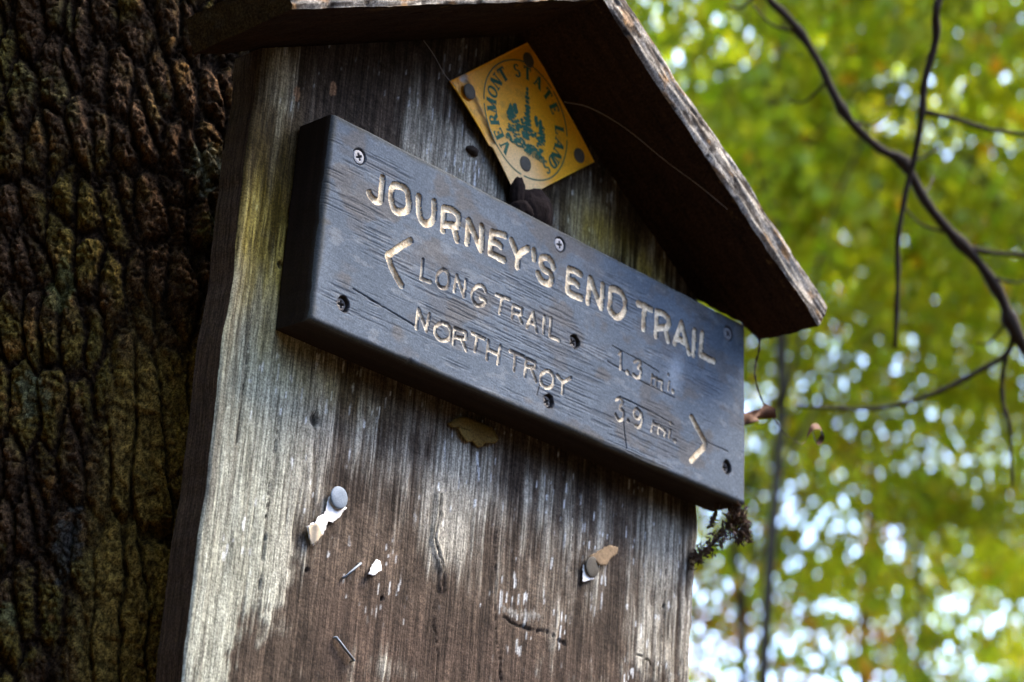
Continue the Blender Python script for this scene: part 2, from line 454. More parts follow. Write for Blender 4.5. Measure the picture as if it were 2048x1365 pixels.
# ------------------------------------------------------------------ back board with its little gable roof
PX0, PX1 = -.2465, .2425
RIDGE = (-.0043, 2.3390)
EAVE_L = (-.2935, 2.1933)
EAVE_R = (.2790, 2.1697)
YF = -.090
def under(x):
    zl = RIDGE[1] + (x - RIDGE[0]) * (RIDGE[1] - EAVE_L[1]) / (RIDGE[0] - EAVE_L[0])
    zr = RIDGE[1] + (x - RIDGE[0]) * (EAVE_R[1] - RIDGE[1]) / (EAVE_R[0] - RIDGE[0])
    return np.minimum(zl, zr)

SHELTER = thing('sign_board', 'tall weathered brown plank with a small gabled roof fixed to the tree', 'sign board', (0, 0.013, 1.3))

def build_plank():
    n = 400
    x = np.linspace(PX0, PX1, n)
    z = np.concatenate([np.linspace(1.30, 1.70, 30), np.linspace(1.70, 2.34, 560)[1:]])
    Z0, X = np.meshgrid(z, x, indexing='ij')
    top = under(X) - .0015
    Z = np.where(Z0 > 2.10, 2.10 + (Z0 - 2.10) * (top - 2.10) / (2.34 - 2.10), Z0)
    # uneven sawn edges
    edge = .0022 * (fbm(Z * 22, Z * 0, 4, 5) - .5) * 2
    k = (X - PX0) / (PX1 - PX0)
    Xd = X + edge * np.where(k > .5, sstep(.96, 1, k), -sstep(.04, 0, k)) - .004 * sstep(1.97, 1.90, Z) * sstep(.96, 1, k) * (fbm(Z * 60, Z * 0, 2, 8))
    wv = .006 * (fbm(X / .04, Z / .12, 2, 99) - .5)
    streak = fbm((X + wv) / .0050, Z / .11, 5, 101, gain=.6)
    thin = fbm((X + wv) / .0013, Z / .045, 3, 111)
    blot = fbm(X / .030, Z / .045, 5, 121, gain=.6)
    q = (Z + X * .26)
    saw = fbm(q / .0016, (X - Z * .26) / .006, 4, 131, gain=.6)
    def g(cx, cz, sx, sz): return np.exp(-((X - cx) / sx) ** 2 - ((Z - cz) / sz) ** 2)
    bias = -.42 + .15 * sstep(2.03, 1.99, Z) * sstep(1.86, 1.90, Z) + 1.0 * sstep(-.130, -.212, X + .03 * sstep(1.88, 1.80, Z) + .03 * (fbm(X / .03, Z / .05, 3, 183) - .5)) * sstep(2.14, 2.00, Z)
    bias += .62 * g(-.022, 1.945, .020, .048) + .45 * g(-.045, 1.915, .012, .03) + .34 * sstep(.16, .185, X) * sstep(2.03, 2.0, Z)
    bias += .30 * g(-.10, 1.96, .05, .035) + .26 * g(.05, 1.965, .05, .03) + .18 * g(.115, 1.94, .04, .05)
    bias += 1.0 * g(-.080, 2.210, .038, .026) + .85 * g(-.03, 2.205, .03, .022) + .62 * g(-.226, 2.20, .016, .030) + .2 * g(-.235, 2.13, .02, .06)
    bias += 1.05 * g(.095, 2.210, .036, .034) + .80 * g(.165, 2.198, .028, .020)
    bias -= .55 * g(-.02, 1.850, .13, .036) + .4 * g(-.10, 1.875, .035, .035) + .3 * g(-.16, 2.235, .03, .03)
    bias += .60 * g(-.03, 1.818, .07, .022) + .35 * g(.08, 1.855, .06, .016) + 1.5 * (fbm(X / .020, Z / .024, 5, 181, gain=.6) - .5) * sstep(1.90, 1.86, Z)
    pv = bias + 1.0 * (streak - .5) + .55 * (thin - .5) + .75 * (blot - .5)
    pale = .72 * sstep(-.34, .30, pv) + .28 * sstep(-.03, .12, pv)
    cs = lambda n_, k_=2.2: np.clip((n_ - .5) * k_ + .5, 0, 1)
    brown = mixc((.028, .020, .014), (.108, .081, .058), .6 * cs(blot) + .4 * cs(thin))
    brown = mixc(brown, (.052, .034, .025), sstep(1.90, 1.84, Z) * sstep(-.17, -.12, X) * (.35 + .5 * blot))
    brown = brown * (.70 + .55 * sstep(.25, .75, saw) * (.4 + .9 * fbm(X / .02, Z / .03, 3, 185)))[..., None] * (.75 + .5 * sstep(.3, .7, streak))[..., None]
    grey = mixc((.17, .154, .115), (.385, .372, .312), .35 * fbm(X / .006, Z / .05, 3, 141) + .57 * thin + .08 * saw)
    grey = mixc(grey, (.10, .085, .068), sstep(.57, .72, fbm((X + wv) / .0024, Z / .16, 4, 151)) * .7)
    grey = grey * (.55 + .9 * fbm(X / .0016, Z / .0035, 4, 155, gain=.65))[..., None]
    grey = mixc(grey, grey * np.array((.90, .98, .96)), sstep(-.15, -.2, X) * sstep(2.05, 1.98, Z))
    c = mixc(brown, grey, pale)
    fleck = sstep(.765, .81, fbm(X / .0020, Z / .012, 2, 161)) * sstep(.46, .60, blot) * (1 - sstep(1.87, 1.84, Z) * (X < .1))
    c = mixc(c, (.52, .55, .55), fleck * .8)
    # upper part of the board toned darker, with an uneven lower limit
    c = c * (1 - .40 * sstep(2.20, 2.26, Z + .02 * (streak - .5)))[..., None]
    algae = (1.0 * g(-.205, 2.085, .026, .060) + .9 * g(.11, 2.21, .05, .03) + .7 * g(.17, 2.20, .03, .02) + .45 * g(-.15, 2.0, .05, .02)
             + .35 * g(-.235, 2.10, .02, .05) + .35 * sstep(-.19, -.24, X) * sstep(1.9, 2.05, Z)) * (.5 + fbm(X / .008, Z / .03, 3, 171))
    c = mixc(c, c * np.array((1.05, .82, .22)) + np.array((.035, .026, .0)), np.clip(algae, 0, .95))
    # small orange wood chips
    for cx, cz in ((-.2115, 2.196), (-.1795, 2.214)):
        c = mixc(c, (.34, .20, .11), sstep(1.2, .6, ((X - cx) / .0035) ** 2 + ((Z - cz) / .006) ** 2 + (thin - .5)) * .8)
    h = -.0009 * (streak - .5) - .0006 * (thin - .5) + .0009 * (pale - .5) * -1 + .0002 * (saw - .5) - .0012 * (blot - .5)
    cracks = [[(.0150, 1.94), (.0167, 1.9197), (.0196, 1.902), (.0215, 1.8805), (.0235, 1.8634), (.0300, 1.8500), (.0330, 1.8300), (.034, 1.79)],
              [(-.0429, 1.9519), (-.0415, 1.9385), (-.0451, 1.9203), (-.0410, 1.9127), (-.0340, 1.9000), (-.0320, 1.8881)],
              [(-.0400, 1.8751), (-.0385, 1.8612), (-.0340, 1.8525), (-.0310, 1.8376), (-.030, 1.80)],
              [(.1746, 1.8851), (.1924, 1.8841), (.1989, 1.8768)], [(.1742, 1.9937), (.1750, 1.9765)],
              [(-.1950, 1.97), (-.1960, 1.90), (-.1945, 1.84)], [(-.2270, 2.02), (-.2262, 1.93)], [(.2050, 2.0), (.2062, 1.92), (.2055, 1.88)], [(.0960, 1.99), (.0965, 1.93)]]
    jx = .0026 * (fbm(X / .012, Z / .020, 3, 7) - .5) + .0012 * (fbm(X / .002, Z / .003, 2, 9) - .5)
    jz = .0030 * (fbm(X / .010, Z / .010, 3, 8) - .5)
    for i, pl in enumerate(cracks):
        wd = (.0004, .0007, .0003, .0004, .0004, .00025, .00025, .00025, .00022)[i] * (.25 + 1.5 * fbm(X / .008, Z / .010, 2, 12 + i))
        s = sstep(wd * 1.6, wd * .3, seg_dist(X + jx, Z + jz, pl))
        h = h + .0018 * s; c = mixc(c, (.014, .010, .008), s * .9)
    # bark pocket beside the second crack: raised rim
    s = sstep(.006, .002, seg_dist(X + jx * 1.5, Z, cracks[1]) + .004 * (blot - .4)); h = h - .0016 * s * (thin > .3)
    # torn gouges with a pale lifted sliver
    d = seg_dist(X + jx, Z + 2 * jz, [(.0303, 1.8789), (.0471, 1.8781), (.0600, 1.8800)]); s = sstep(.0020, .0006, d + .0022 * (thin - .4))
    h = h + .0015 * s; c = mixc(c, (.014, .010, .008), s * .85)
    d = seg_dist(X + 2 * jx, Z + 2 * jz, [(.0290, 1.8855), (.0471, 1.8865), (.0640, 1.8884)]); s = sstep(.0040, .0006, d + .010 * (thin - .42) + .004 * (saw - .5))
    h = h - .0003 * s; c = mixc(c, (.26, .26, .235), s * .6)
    d = seg_dist(X + 2 * jx, Z + 2 * jz, [(.0657, 1.8789), (.0847, 1.8784), (.0986, 1.8759)]); s = sstep(.0022, .0004, d + .006 * (thin - .42))
    h = h + .0018 * s; c = mixc(c, (.02, .014, .012), s * .75)
    for cx, cz, rr_ in ((-.035, 2.2549, .002), (-.2088, 2.0677, .0022), (-.1638, 1.971, .0045), (-.088, 1.866, .0012), (-.156, 1.869, .0013), (.205, 1.93, .0012), (-.195, 1.88, .0011)):
        s = sstep(1.3, .5, np.hypot((X - cx), (Z - cz) * .8) / rr_ + .6 * (thin - .5))
        h = h + .003 * s; c = mixc(c, (.012, .010, .008), s * .85)
    e = np.minimum(X - PX0, PX1 - X); ed = np.maximum(0, .0025 - e)
    h = h + ed ** 2 / .004
    Y = h
    V = np.stack([Xd, Y, Z], -1)
    nr, nc = X.shape
    F = grid_faces(nr, nc)
    # sides, back, top and bottom
    cols = [c.reshape(-1, 3)]; verts = [V.reshape(-1, 3)]; faces = [F]
    off = nr * nc
    side = mixc((.022, .015, .012), (.05, .033, .026), fbm(Z[:, 0] / .02, Z[:, 0] * 0, 3, 191))
    for kk, flip in ((0, False), (nc - 1, True)):
        ring = V[:, kk]
        ys = np.linspace(0, 1, 9)
        S = np.stack([np.stack([ring[:, 0] + .0008 * (fbm(ring[:, 2] / .05, ring[:, 2] * 0 + a * 9, 3, 193) - .5) * (0 < a < 1), ring[:, 1] * (1 - a) + .027 * a, ring[:, 2]], -1) for a in ys], 1)
        f = grid_faces(nr, 9, off)
        faces.append(f[:, ::-1] if not flip else f)
        verts.append(S.reshape(-1, 3)); off += nr * 9
        sc = mixc((.040, .024, .015), (.095, .058, .038), fbm(S[..., 2] / .09, S[..., 1] / .0025, 4, 195))
        cols.append(sc.reshape(-1, 3))
    back = V[::8, ::8].copy(); back[..., 1] = .027
    f = grid_faces(back.shape[0], back.shape[1], off)
    faces.append(f[:, ::-1]); verts.append(back.reshape(-1, 3)); cols.append(np.full((back.shape[0] * back.shape[1], 3), .04)); off += back.shape[0] * back.shape[1]
    for ring in (V[0], V[-1]):
        S = np.stack([ring, ring * np.array((1, 0, 1)) + np.array((0, .027, 0))], 0)
        faces.append(grid_faces(2, nc, off)); verts.append(S.reshape(-1, 3)); cols.append(np.full((2 * nc, 3), .05)); off += 2 * nc
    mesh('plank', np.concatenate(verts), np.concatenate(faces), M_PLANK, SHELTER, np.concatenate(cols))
build_plank()

def build_roof_board(p0, p1, back, seed, thick=.0245, ext=0.0):
    """board whose lower front edge runs p0 (ridge) -> p1 (eave); back(s) gives its rear edge"""
    a = np.array((p0[0], p0[1])); b = np.array((p1[0], p1[1]))
    L = np.linalg.norm(b - a); e = (b - a) / L
    nrm = np.array((-e[1], e[0]));  nrm = nrm if nrm[1] > 0 else -nrm
    ns, ny, nn = int(L / .0014), 70, 20
    s = np.linspace(-ext, L, ns); w = np.linspace(0, 1, ny); q = np.linspace(0, 1, nn)
    verts, faces, cols = [], [], []; off = 0
    def emit(S, Wy, Q, kind, flip):
        nonlocal off
        yb = back(S / L)
        Y = YF + (yb - YF) * Wy
        N = Q * thick
        # grain relief along the board, worn and chipped rims
        g = fbm(S / .05, Y / .004 + 7, 4, seed, N / .0035)
        ch = fbm(S / .011, Y / .011, 3, seed + 3, N / .011)
        rim = np.minimum(N, thick - N)
        Yd = Y + (.0060 * (g - .5) + .0045 * np.clip(ch - .52, 0, 1)) * np.where(Wy < .5, 1, -1) * sstep(.3, 0, np.minimum(Wy, 1 - Wy)) + .0016 * sstep(.003, 0, rim) * (Wy < .2)
        Nd = N + .0022 * (fbm(S / .03, Y / .02, 3, seed + 5) - .5) + .0014 * (ch - .5)
        Sd = S + .002 * (fbm(Y / .008, N / .008, 3, seed + 6) - .5) * sstep(.8, 1, S / L)
        X = a[0] + e[0] * Sd + nrm[0] * Nd; Zz = a[1] + e[1] * Sd + nrm[1] * Nd
        if kind == 'front':
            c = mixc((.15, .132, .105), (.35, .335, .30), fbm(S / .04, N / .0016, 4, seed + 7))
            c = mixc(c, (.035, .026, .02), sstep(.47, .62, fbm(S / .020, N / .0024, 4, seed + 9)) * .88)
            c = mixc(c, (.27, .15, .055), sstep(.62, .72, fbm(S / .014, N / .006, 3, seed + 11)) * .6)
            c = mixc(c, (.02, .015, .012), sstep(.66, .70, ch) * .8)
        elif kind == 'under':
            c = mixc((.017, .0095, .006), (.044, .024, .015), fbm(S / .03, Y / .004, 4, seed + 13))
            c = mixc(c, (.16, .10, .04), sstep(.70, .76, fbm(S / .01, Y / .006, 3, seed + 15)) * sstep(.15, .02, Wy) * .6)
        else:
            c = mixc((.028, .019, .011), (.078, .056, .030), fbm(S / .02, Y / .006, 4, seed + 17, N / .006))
        verts.append(np.stack([X, Yd, Zz], -1).reshape(-1, 3)); cols.append(c.reshape(-1, 3))
        f = grid_faces(S.shape[0], S.shape[1], off); faces.append(f[:, ::-1] if flip else f); off += S.size
    S, Q = np.meshgrid(s, q, indexing='ij'); emit(S, S * 0, Q, 'front', e[0] < 0); emit(S, S * 0 + 1, Q, 'side', e[0] > 0)
    S, Wy = np.meshgrid(s, w, indexing='ij'); emit(S, Wy, S * 0, 'under', e[0] > 0); emit(S, Wy, S * 0 + 1, 'side', e[0] < 0)
    Wy, Q = np.meshgrid(w, q, indexing='ij'); emit(Wy * 0 - ext, Wy, Q, 'side', e[0] > 0); emit(Wy * 0 + L, Wy, Q, 'side', e[0] < 0)
    mesh('roof_board', np.concatenate(verts), np.concatenate(faces), M_ROOF, SHELTER, np.concatenate(cols))
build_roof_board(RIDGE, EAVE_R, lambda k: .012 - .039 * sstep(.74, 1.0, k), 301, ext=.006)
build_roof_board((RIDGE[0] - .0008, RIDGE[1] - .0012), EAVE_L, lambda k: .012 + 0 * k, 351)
# ------------------------------------------------------------------ the carved trail sign
SX, SZ, SY = -.2068, 2.0205, -.0356
SCREWS = [(27.2, 129.6, 0), (231.4, 139.9, 0), (435.9, 137.3, 0), (26.8, 20.6, 1), (254.6, 69.6, 1), (230.9, 15.2, 1), (440.0, 24.7, 1)]
def build_sign():
    root = thing('trail_sign', 'long blue-grey wooden sign board carved with cream trail names and distances', 'trail sign', (SX + .23, SY / 2, SZ))
    nz, nx = 276, 834
    V01, U01 = np.meshgrid(np.linspace(0, 1, nz), np.linspace(0, 1, nx), indexing='ij')
    Wd = 465.1 + (457.0 - 465.1) * V01
    Xm = U01 * Wd                                     # millimetres from the left edge
    Zm = V01 * 152.0
    # hand sawn outline
    ex = .9 * (fbm(Zm / 18, Zm * 0, 3, 3) - .5); ez = 1.1 * (fbm(Xm / 35, Xm * 0, 3, 4) - .5)
    Xo = Xm + ex * (2 * U01 - 1); Zo = Zm + ez * (2 * V01 - 1)
    grain = fbm(Xm / 60 + .2 * Zm / 60, Zm / .9, 4, 11)
    check = fbm(Xm / 26, Zm / 1.0, 3, 13)
    patch = fbm(Xm / 45, Zm / 22, 3, 15)
    cen = np.exp(-((Xm - 235) / 110) ** 2 - ((Zm - 68) / 34) ** 2)
    low = np.exp(-((Zm - 30) / 35) ** 2)
    ck = sstep(.60 - .09 * cen - .04 * low, .70 - .07 * cen, check + .18 * (patch - .5)) * sstep(.54, .74, patch + .33 * cen + .06 * low)
    D = .06 * (grain - .5) + .35 * ck                 # depth in mm, positive goes in
    big_n = fbm(Xm / 42, Zm / 26, 5, 17, gain=.62)
    base = mixc((.056, .076, .101), (.104, .131, .163), np.clip(1.6 * (big_n - .5) + .5, 0, 1) * .65 + .12 * grain + .23 * fbm(Xm / 2.2, Zm / 2.2, 3, 18))
    base = mixc(base, (.15, .17, .19), sstep(.60, .74, fbm(Xm / 14, Zm / 5, 4, 16)) * .5)
    base = mixc(base, (.085, .075, .062), sstep(.58, .72, fbm(Xm / 26, Zm / 18, 4, 20)) * .5)
    base = mixc(base, (.040, .047, .056), ck * .45)
    base = mixc(base, (.21, .26, .32), np.exp(-((Xm - 372 - .25 * (Zm - 88)) / 9) ** 2 - ((Zm - 82) / 18) ** 2) * .55 * (.5 + patch))
    base = mixc(base, (.080, .082, .086), sstep(.60, .75, fbm(Xm / 30, Zm / 16, 4, 19)) * .45)
    # olive stain creeping in from the rims
    rimd = np.minimum(np.minimum(Xm * .8, (Wd - Xm) * 1.6), np.minimum(Zm, 152 - Zm))
    rn = 4.2 + 6 * (fbm(Xm / 16, Zm / 16, 3, 21) - .35)
    base = mixc(base, (.060, .058, .042), sstep(rn, rn * .25, rimd) * .65)
    # drip and scratches
    for pl, wd in (([(314, 24), (316, 15), (319, 5)], .55), ([(218, 16), (220, 24), (227, 25)], .6), ([(292, 66), (330, 63), (372, 62)], .5),
                   ([(308, 43), (350, 42), (372, 40)], .45), ([(412, 38), (440, 38)], .5), ([(296, 80), (330, 79), (352, 77)], .4), ([(34, 34), (60, 31), (95, 27)], .5)):
        s = sstep(wd * 1.6, wd * .4, seg_dist(Xm, Zm + .8 * (grain - .5), pl))
        D = D + .7 * s; base = mixc(base, (.03, .028, .028), s * .8)
    # rims rounded by weather
    for dist, rr_ in ((Xo, 3.6), (Wd - Xm, 2.0), (Zm, 3.4), (152 - Zm, 2.4)):
        rv = rr_ * (.75 + .6 * fbm(Xm / 25, Zm / 25, 3, 23))
        tt = np.clip(1 - dist / rv, 0, 1)
        D = D + rv * (1 - np.sqrt(np.clip(1 - tt * tt, 0, 1))) * .85
    for cx, cz in ((92, .5), (300, 151.5), (420, 152)):
        D = D + 1.5 * sstep(3.5, .5, np.hypot(Xm - cx, Zm - cz) + 1.5 * (check - .5))
    # screw holes
    for sx_, sz_, deep in SCREWS:
        d = np.hypot(Xm - sx_, Zm - sz_)
        if deep:
            dn = d + 1.6 * (fbm(Xm / 2.2, Zm / 2.2, 2, 29) - .5)
            s = sstep(5.9, 4.6, dn); D = np.maximum(D, 4.0 * s)
            base = mixc(base, (.022, .019, .017), sstep(6.8, 5.2, dn) * .95)
        else:
            s = sstep(6.4, 5.7, d); D = np.maximum(D, 2.0 * s)
            base = mixc(base, (.03, .03, .03), s * .9)
    # routed letters
    gid = np.full(Xm.shape, -1, int)
    cream = np.zeros(Xm.shape + (3,))
    wob = fbm(Xm / 3.5, Zm / 3.5, 3, 33) - .5
    wob2 = fbm(Xm / 1.2, Zm / 1.2, 2, 34)
    wear = fbm(Xm / 6, Zm / 5, 3, 37)
    nearest = np.full(Xm.shape, 1e9)
    for i, (ch, r, strokes) in enumerate(GLYPHS):
        r = r * 1.17
        P = np.array([p for s in strokes for p in s])
        box = (Xm > P[:, 0].min() - 6) & (Xm < P[:, 0].max() + 6) & (Zm > P[:, 1].min() - 6) & (Zm < P[:, 1].max() + 6)
        ys, xs = np.where(box)
        a, b, c_, d_ = ys.min(), ys.max() + 1, xs.min(), xs.max() + 1
        sx_, sz_ = Xm[a:b, c_:d_], Zm[a:b, c_:d_]
        dist = np.full(sx_.shape, 1e9)
        for s in strokes:
            sm = spline(s, 4) if (len(s) > 3 and ch in 'JOUSGD39>') else s
            dist = np.minimum(dist, seg_dist(sx_, sz_, [tuple(p) for p in sm]))
        big = r > 2
        rad = r * (1.0 + .32 * wob[a:b, c_:d_] + .10 * (wob2[a:b, c_:d_] - .5))
        k = np.clip(1 - dist / rad, 0, 1)
        inside = dist < rad
        dep = (2.2 if big else 1.35) * np.sqrt(np.clip(1 - (dist / rad) ** 2, 0, 1)) ** .8
        dep = dep * (1 - .25 * wob2[a:b, c_:d_] * inside)
        D[a:b, c_:d_] = np.where(inside, np.maximum(D[a:b, c_:d_], dep), D[a:b, c_:d_])
        take = inside & (dist < nearest[a:b, c_:d_])
        sub = gid[a:b, c_:d_]; sub[take] = i
        nn_ = nearest[a:b, c_:d_]; nn_[take] = dist[take]
        lo = (.33, .27, .18) if big else (.13, .115, .095)
        hi = (.58, .50, .355) if big else (.50, .44, .33)
        cc = mixc(lo, hi, sstep(.30, .62, wear[a:b, c_:d_] + (.10 if big else -.04) + .25 * (wob2[a:b, c_:d_] - .5)))
        if big: cc = mixc(cc, (.20, .13, .07), sstep(.62, .72, fbm(sx_ / 4, sz_ / 4, 3, 39)) * .6)
        cs = cream[a:b, c_:d_]; cs[take] = cc[take]
    Y = SY + D / 1000
    P = np.stack([SX + Xo / 1000, Y, SZ + Zo / 1000], -1)
    flat = P.reshape(-1, 3)
    F = grid_faces(nz, nx)
    fg = gid.reshape(-1)[F]
    face_id = np.where((fg >= 0).sum(1) >= 3, fg.max(1), -1)
    # board: everything that is not letter, plus its sides and back
    def compact(faces):
        ids, inv = np.unique(faces, return_inverse=True)
        return ids, inv.reshape(faces.shape)
    ids, fb = compact(F[face_id < 0])
    verts = [flat[ids]]; cols = [base.reshape(-1, 3)[ids]]; faces = [fb]; off = len(ids)
    rings = ((P[0], True), (P[-1], False), (P[:, 0], False), (P[:, -1], True))
    for ring, flip in rings:
        k = np.linspace(0, 1, 14)
        S = np.stack([ring * np.array((1, 0, 1)) + np.array((0, 1, 0)) * (ring[:, 1:2] * (1 - a) + (-.0012) * a) for a in k], 1)
        nn_ = fbm(S[..., 0] / .05 + S[..., 2] / .05, S[..., 1] / .0016, 4, 43)
        wobble = .0006 * (nn_ - .5)
        S[..., 0] += wobble * (ring is P[:, 0]); S[..., 2] += wobble
        S[:, 0] = ring
        c = mixc((.012, .008, .006), (.032, .021, .015), nn_)  # brown sides, darkened further so their shade is in the colour
        c = mixc(c, (.075, .075, .075), sstep(.16, 0, np.broadcast_to(k, S.shape[:2])) * .5)
        f = grid_faces(S.shape[0], 14, off); faces.append(f if flip else f[:, ::-1])
        verts.append(S.reshape(-1, 3)); cols.append(c.reshape(-1, 3)); off += S.shape[0] * 14
    bq = np.array([P[0, 0], P[0, -1], P[-1, -1], P[-1, 0]]); bq[:, 1] = -.0012
    verts.append(bq); cols.append(np.full((4, 3), .04)); faces.append(np.array([[off, off + 1, off + 2, off + 3]]))
    mesh('board', np.concatenate(verts), np.concatenate(faces), M_SIGN, root, np.concatenate(cols))
    cr = cream.reshape(-1, 3)
    has = (cr.sum(1) > 0)
    names = {'<': 'carved_arrow', '>': 'carved_arrow', '.': 'carved_dot', "'": 'carved_apostrophe'}
    for i, (ch, r, strokes) in enumerate(GLYPHS):
        ids, fl = compact(F[face_id == i])
        if len(ids) == 0: continue
        cc = cr[ids].copy(); miss = ~has[ids]
        cc[miss] = (.22, .19, .15)
        mesh(names.get(ch, 'carved_digit' if ch.isdigit() else 'carved_letter'), flat[ids], fl, M_PAINT, root, cc)
    # screws
    for j, (sx_, sz_, deep) in enumerate(SCREWS):
        y0 = SY + (.0024 if deep else .0004)
        rr = np.linspace(0, 1, 13); th = np.linspace(0, 2 * math.pi, 33)
        rot = random.uniform(0, 1.5)
        Rr, T = np.meshgrid(rr, th, indexing='ij')
        rad = .0046 if deep else .0053
        px, pz = Rr * rad * np.cos(T), Rr * rad * np.sin(T)
        ax = px * math.cos(rot) + pz * math.sin(rot); az = -px * math.sin(rot) + pz * math.cos(rot)
        cross = (((np.abs(ax) < .00075) & (np.abs(az) < .0029)) | ((np.abs(az) < .00075) & (np.abs(ax) < .0029)))
        Yh = y0 + .0016 * cross + .0005 * Rr ** 3 + np.where(Rr > .97, .0014, 0)
        Vv = np.stack([SX + sx_ / 1000 + px, Yh, SZ + sz_ / 1000 + pz], -1).reshape(-1, 3)
        ccol = np.where(cross[..., None], (.015, .014, .014), (.20, .215, .24) if not deep else (.075, .068, .062))
        mesh('screw', Vv, grid_faces(13, 33), M_SCREWHEAD, root, ccol.reshape(-1, 3))
M_SCREWHEAD = attr_wood('screw_head_metal', (1, 1, 1), 1200, .3, .0003, .55, .5)
build_sign()

# ------------------------------------------------------------------ yellow boundary tag
TAGC = (.0082, 2.2668)
def build_tag():
    root = thing('boundary_tag', 'yellow diamond-shaped tag with green circular print nailed under the gable', 'tag', (TAGC[0], -.004, TAGC[1] - .07))
    A, B, C_, D_ = [np.array(p) for p in ((-.0717, 2.2664), (.0079, 2.3364), (.0901, 2.2646), (.0054, 2.1969))]
    n = 60
    V, U = np.meshgrid(np.linspace(0, 1, n), np.linspace(0, 1, n), indexing='ij')
    Pq = (A * (1 - U)[..., None] + B * U[..., None]) * (1 - V)[..., None] + (D_ * (1 - U)[..., None] + C_ * U[..., None]) * V[..., None]
    def lift(x, z):
        u = ((x - A[0]) * .751 + (z - A[1]) * .660) / .107; v = ((x - A[0]) * .751 - (z - A[1]) * .660) / .107
        w = .0035 * np.sin(np.clip(v, 0, 1) * math.pi) * (1 - u) + .004 * (1 - u) * v ** 2
        dent = .0012 * np.exp(-((x - .004) ** 2 + (z - 2.258) ** 2) / .004 ** 2)
        return -.0052 - w + dent - .0006 * np.sin(u * 9 + v * 4)
    X, Z = Pq[..., 0], Pq[..., 1]
    # small nick in the left rim where the strip is torn
    Y = lift(X, Z)
    front = np.stack([X, Y, Z], -1); backs = front + np.array((0, .0007, 0))
    # strip behind a crease near the left corner is pressed back
    s = U + V * .18
    crease = sstep(.155, .125, np.abs(0 * U) + s) * (V < .55)
    front[..., 1] += .0022 * crease; backs[..., 1] += .0022 * crease
    F1 = grid_faces(n, n); F2 = grid_faces(n, n, n * n)[:, ::-1]
    idx = np.arange(n * n).reshape(n, n); edges = []
    for ring in (idx[0], idx[:, -1], idx[-1][::-1], idx[:, 0][::-1]):
        edges.append(np.stack([ring[:-1], ring[1:], ring[1:] + n * n, ring[:-1] + n * n], -1))
    base = mixc((.86, .36, .006), (.95, .46, .012), fbm(X / .03, Z / .03, 3, 401))
    base = mixc(base, (.86, .58, .26), np.clip(sstep(.62, .95, V + .25 * (1 - U)) * sstep(.5, .2, U) * .9, 0, 1))  # paler lower left: the light it catches is painted into the colour
    dl = np.abs(s - .145); base = mixc(base, (.10, .06, .01), sstep(.02, .006, dl) * (V < .55) * .85)
    base = mixc(base, (.40, .20, .02), sstep(.64, .77, fbm(X / .009, Z / .009, 4, 403)) * .35)
    base = mixc(base, (.5, .48, .42), sstep(1.0, .6, np.hypot((X + .060) / .0035, (Z - 2.2735) / .004)))
    cc = np.concatenate([base.reshape(-1, 3)] * 2)
    mesh('plate', np.concatenate([front.reshape(-1, 3), backs.reshape(-1, 3)]), np.concatenate([F1, F2] + edges), M_TAGATTR, root, cc)
    # ---- green print: thin ink sheets that follow the plate
    def ink(name, polys, dy=.00025):
        Vs, Fs = [], []
        for poly in polys:
            o = len(Vs)
            Vs += [(x, float(lift(x, z)) - dy, z) for x, z in poly]
            Fs.append(tuple(range(o, o + len(poly))))
        return mesh(name, Vs, Fs, M_INK, root, smooth=False)
    cx, cz = .0085, 2.2668
    ringp = []
    N = 96
    for i in range(N):
        a0, a1 = 2 * math.pi * i / N, 2 * math.pi * (i + 1) / N
        if random.random() < .05: continue
        r0, r1 = .0476, .0487
        ringp.append([(cx + r1 * math.cos(a0), cz + r1 * math.sin(a0)), (cx + r1 * math.cos(a1), cz + r1 * math.sin(a1)),
                      (cx + r0 * math.cos(a1), cz + r0 * math.sin(a1)), (cx + r0 * math.cos(a0), cz + r0 * math.sin(a0))])
    ink('printed_ring', ringp)
    def bar(x0, y0, x1, y1, w):
        dx, dy = x1 - x0, y1 - y0; l = math.hypot(dx, dy) or 1; nx_, ny_ = -dy / l * w / 2, dx / l * w / 2
        return [(x0 + nx_, y0 + ny_), (x1 + nx_, y1 + ny_), (x1 - nx_, y1 - ny_), (x0 - nx_, y0 - ny_)]
    T, t, sf = .30, .13, .11
    def serif(x, y, w=.36): return bar(x - w / 2, y, x + w / 2, y, sf)
    def arc(cx_, cy_, rx, ry, a0, a1, wmax, wmin, k=14):
        out = []
        for i in range(k):
            p = []
            for a in (a0 + (a1 - a0) * i / k, a0 + (a1 - a0) * (i + 1) / k):
                w = wmin + (wmax - wmin) * abs(math.cos(a))
                p.append(((cx_ + (rx + w / 2) * math.cos(a), cy_ + (ry + w / 2) * math.sin(a)), (cx_ + (rx - w / 2) * math.cos(a), cy_ + (ry - w / 2) * math.sin(a))))
            out.append([p[0][0], p[1][0], p[1][1], p[0][1]])
        return out
    pi = math.pi
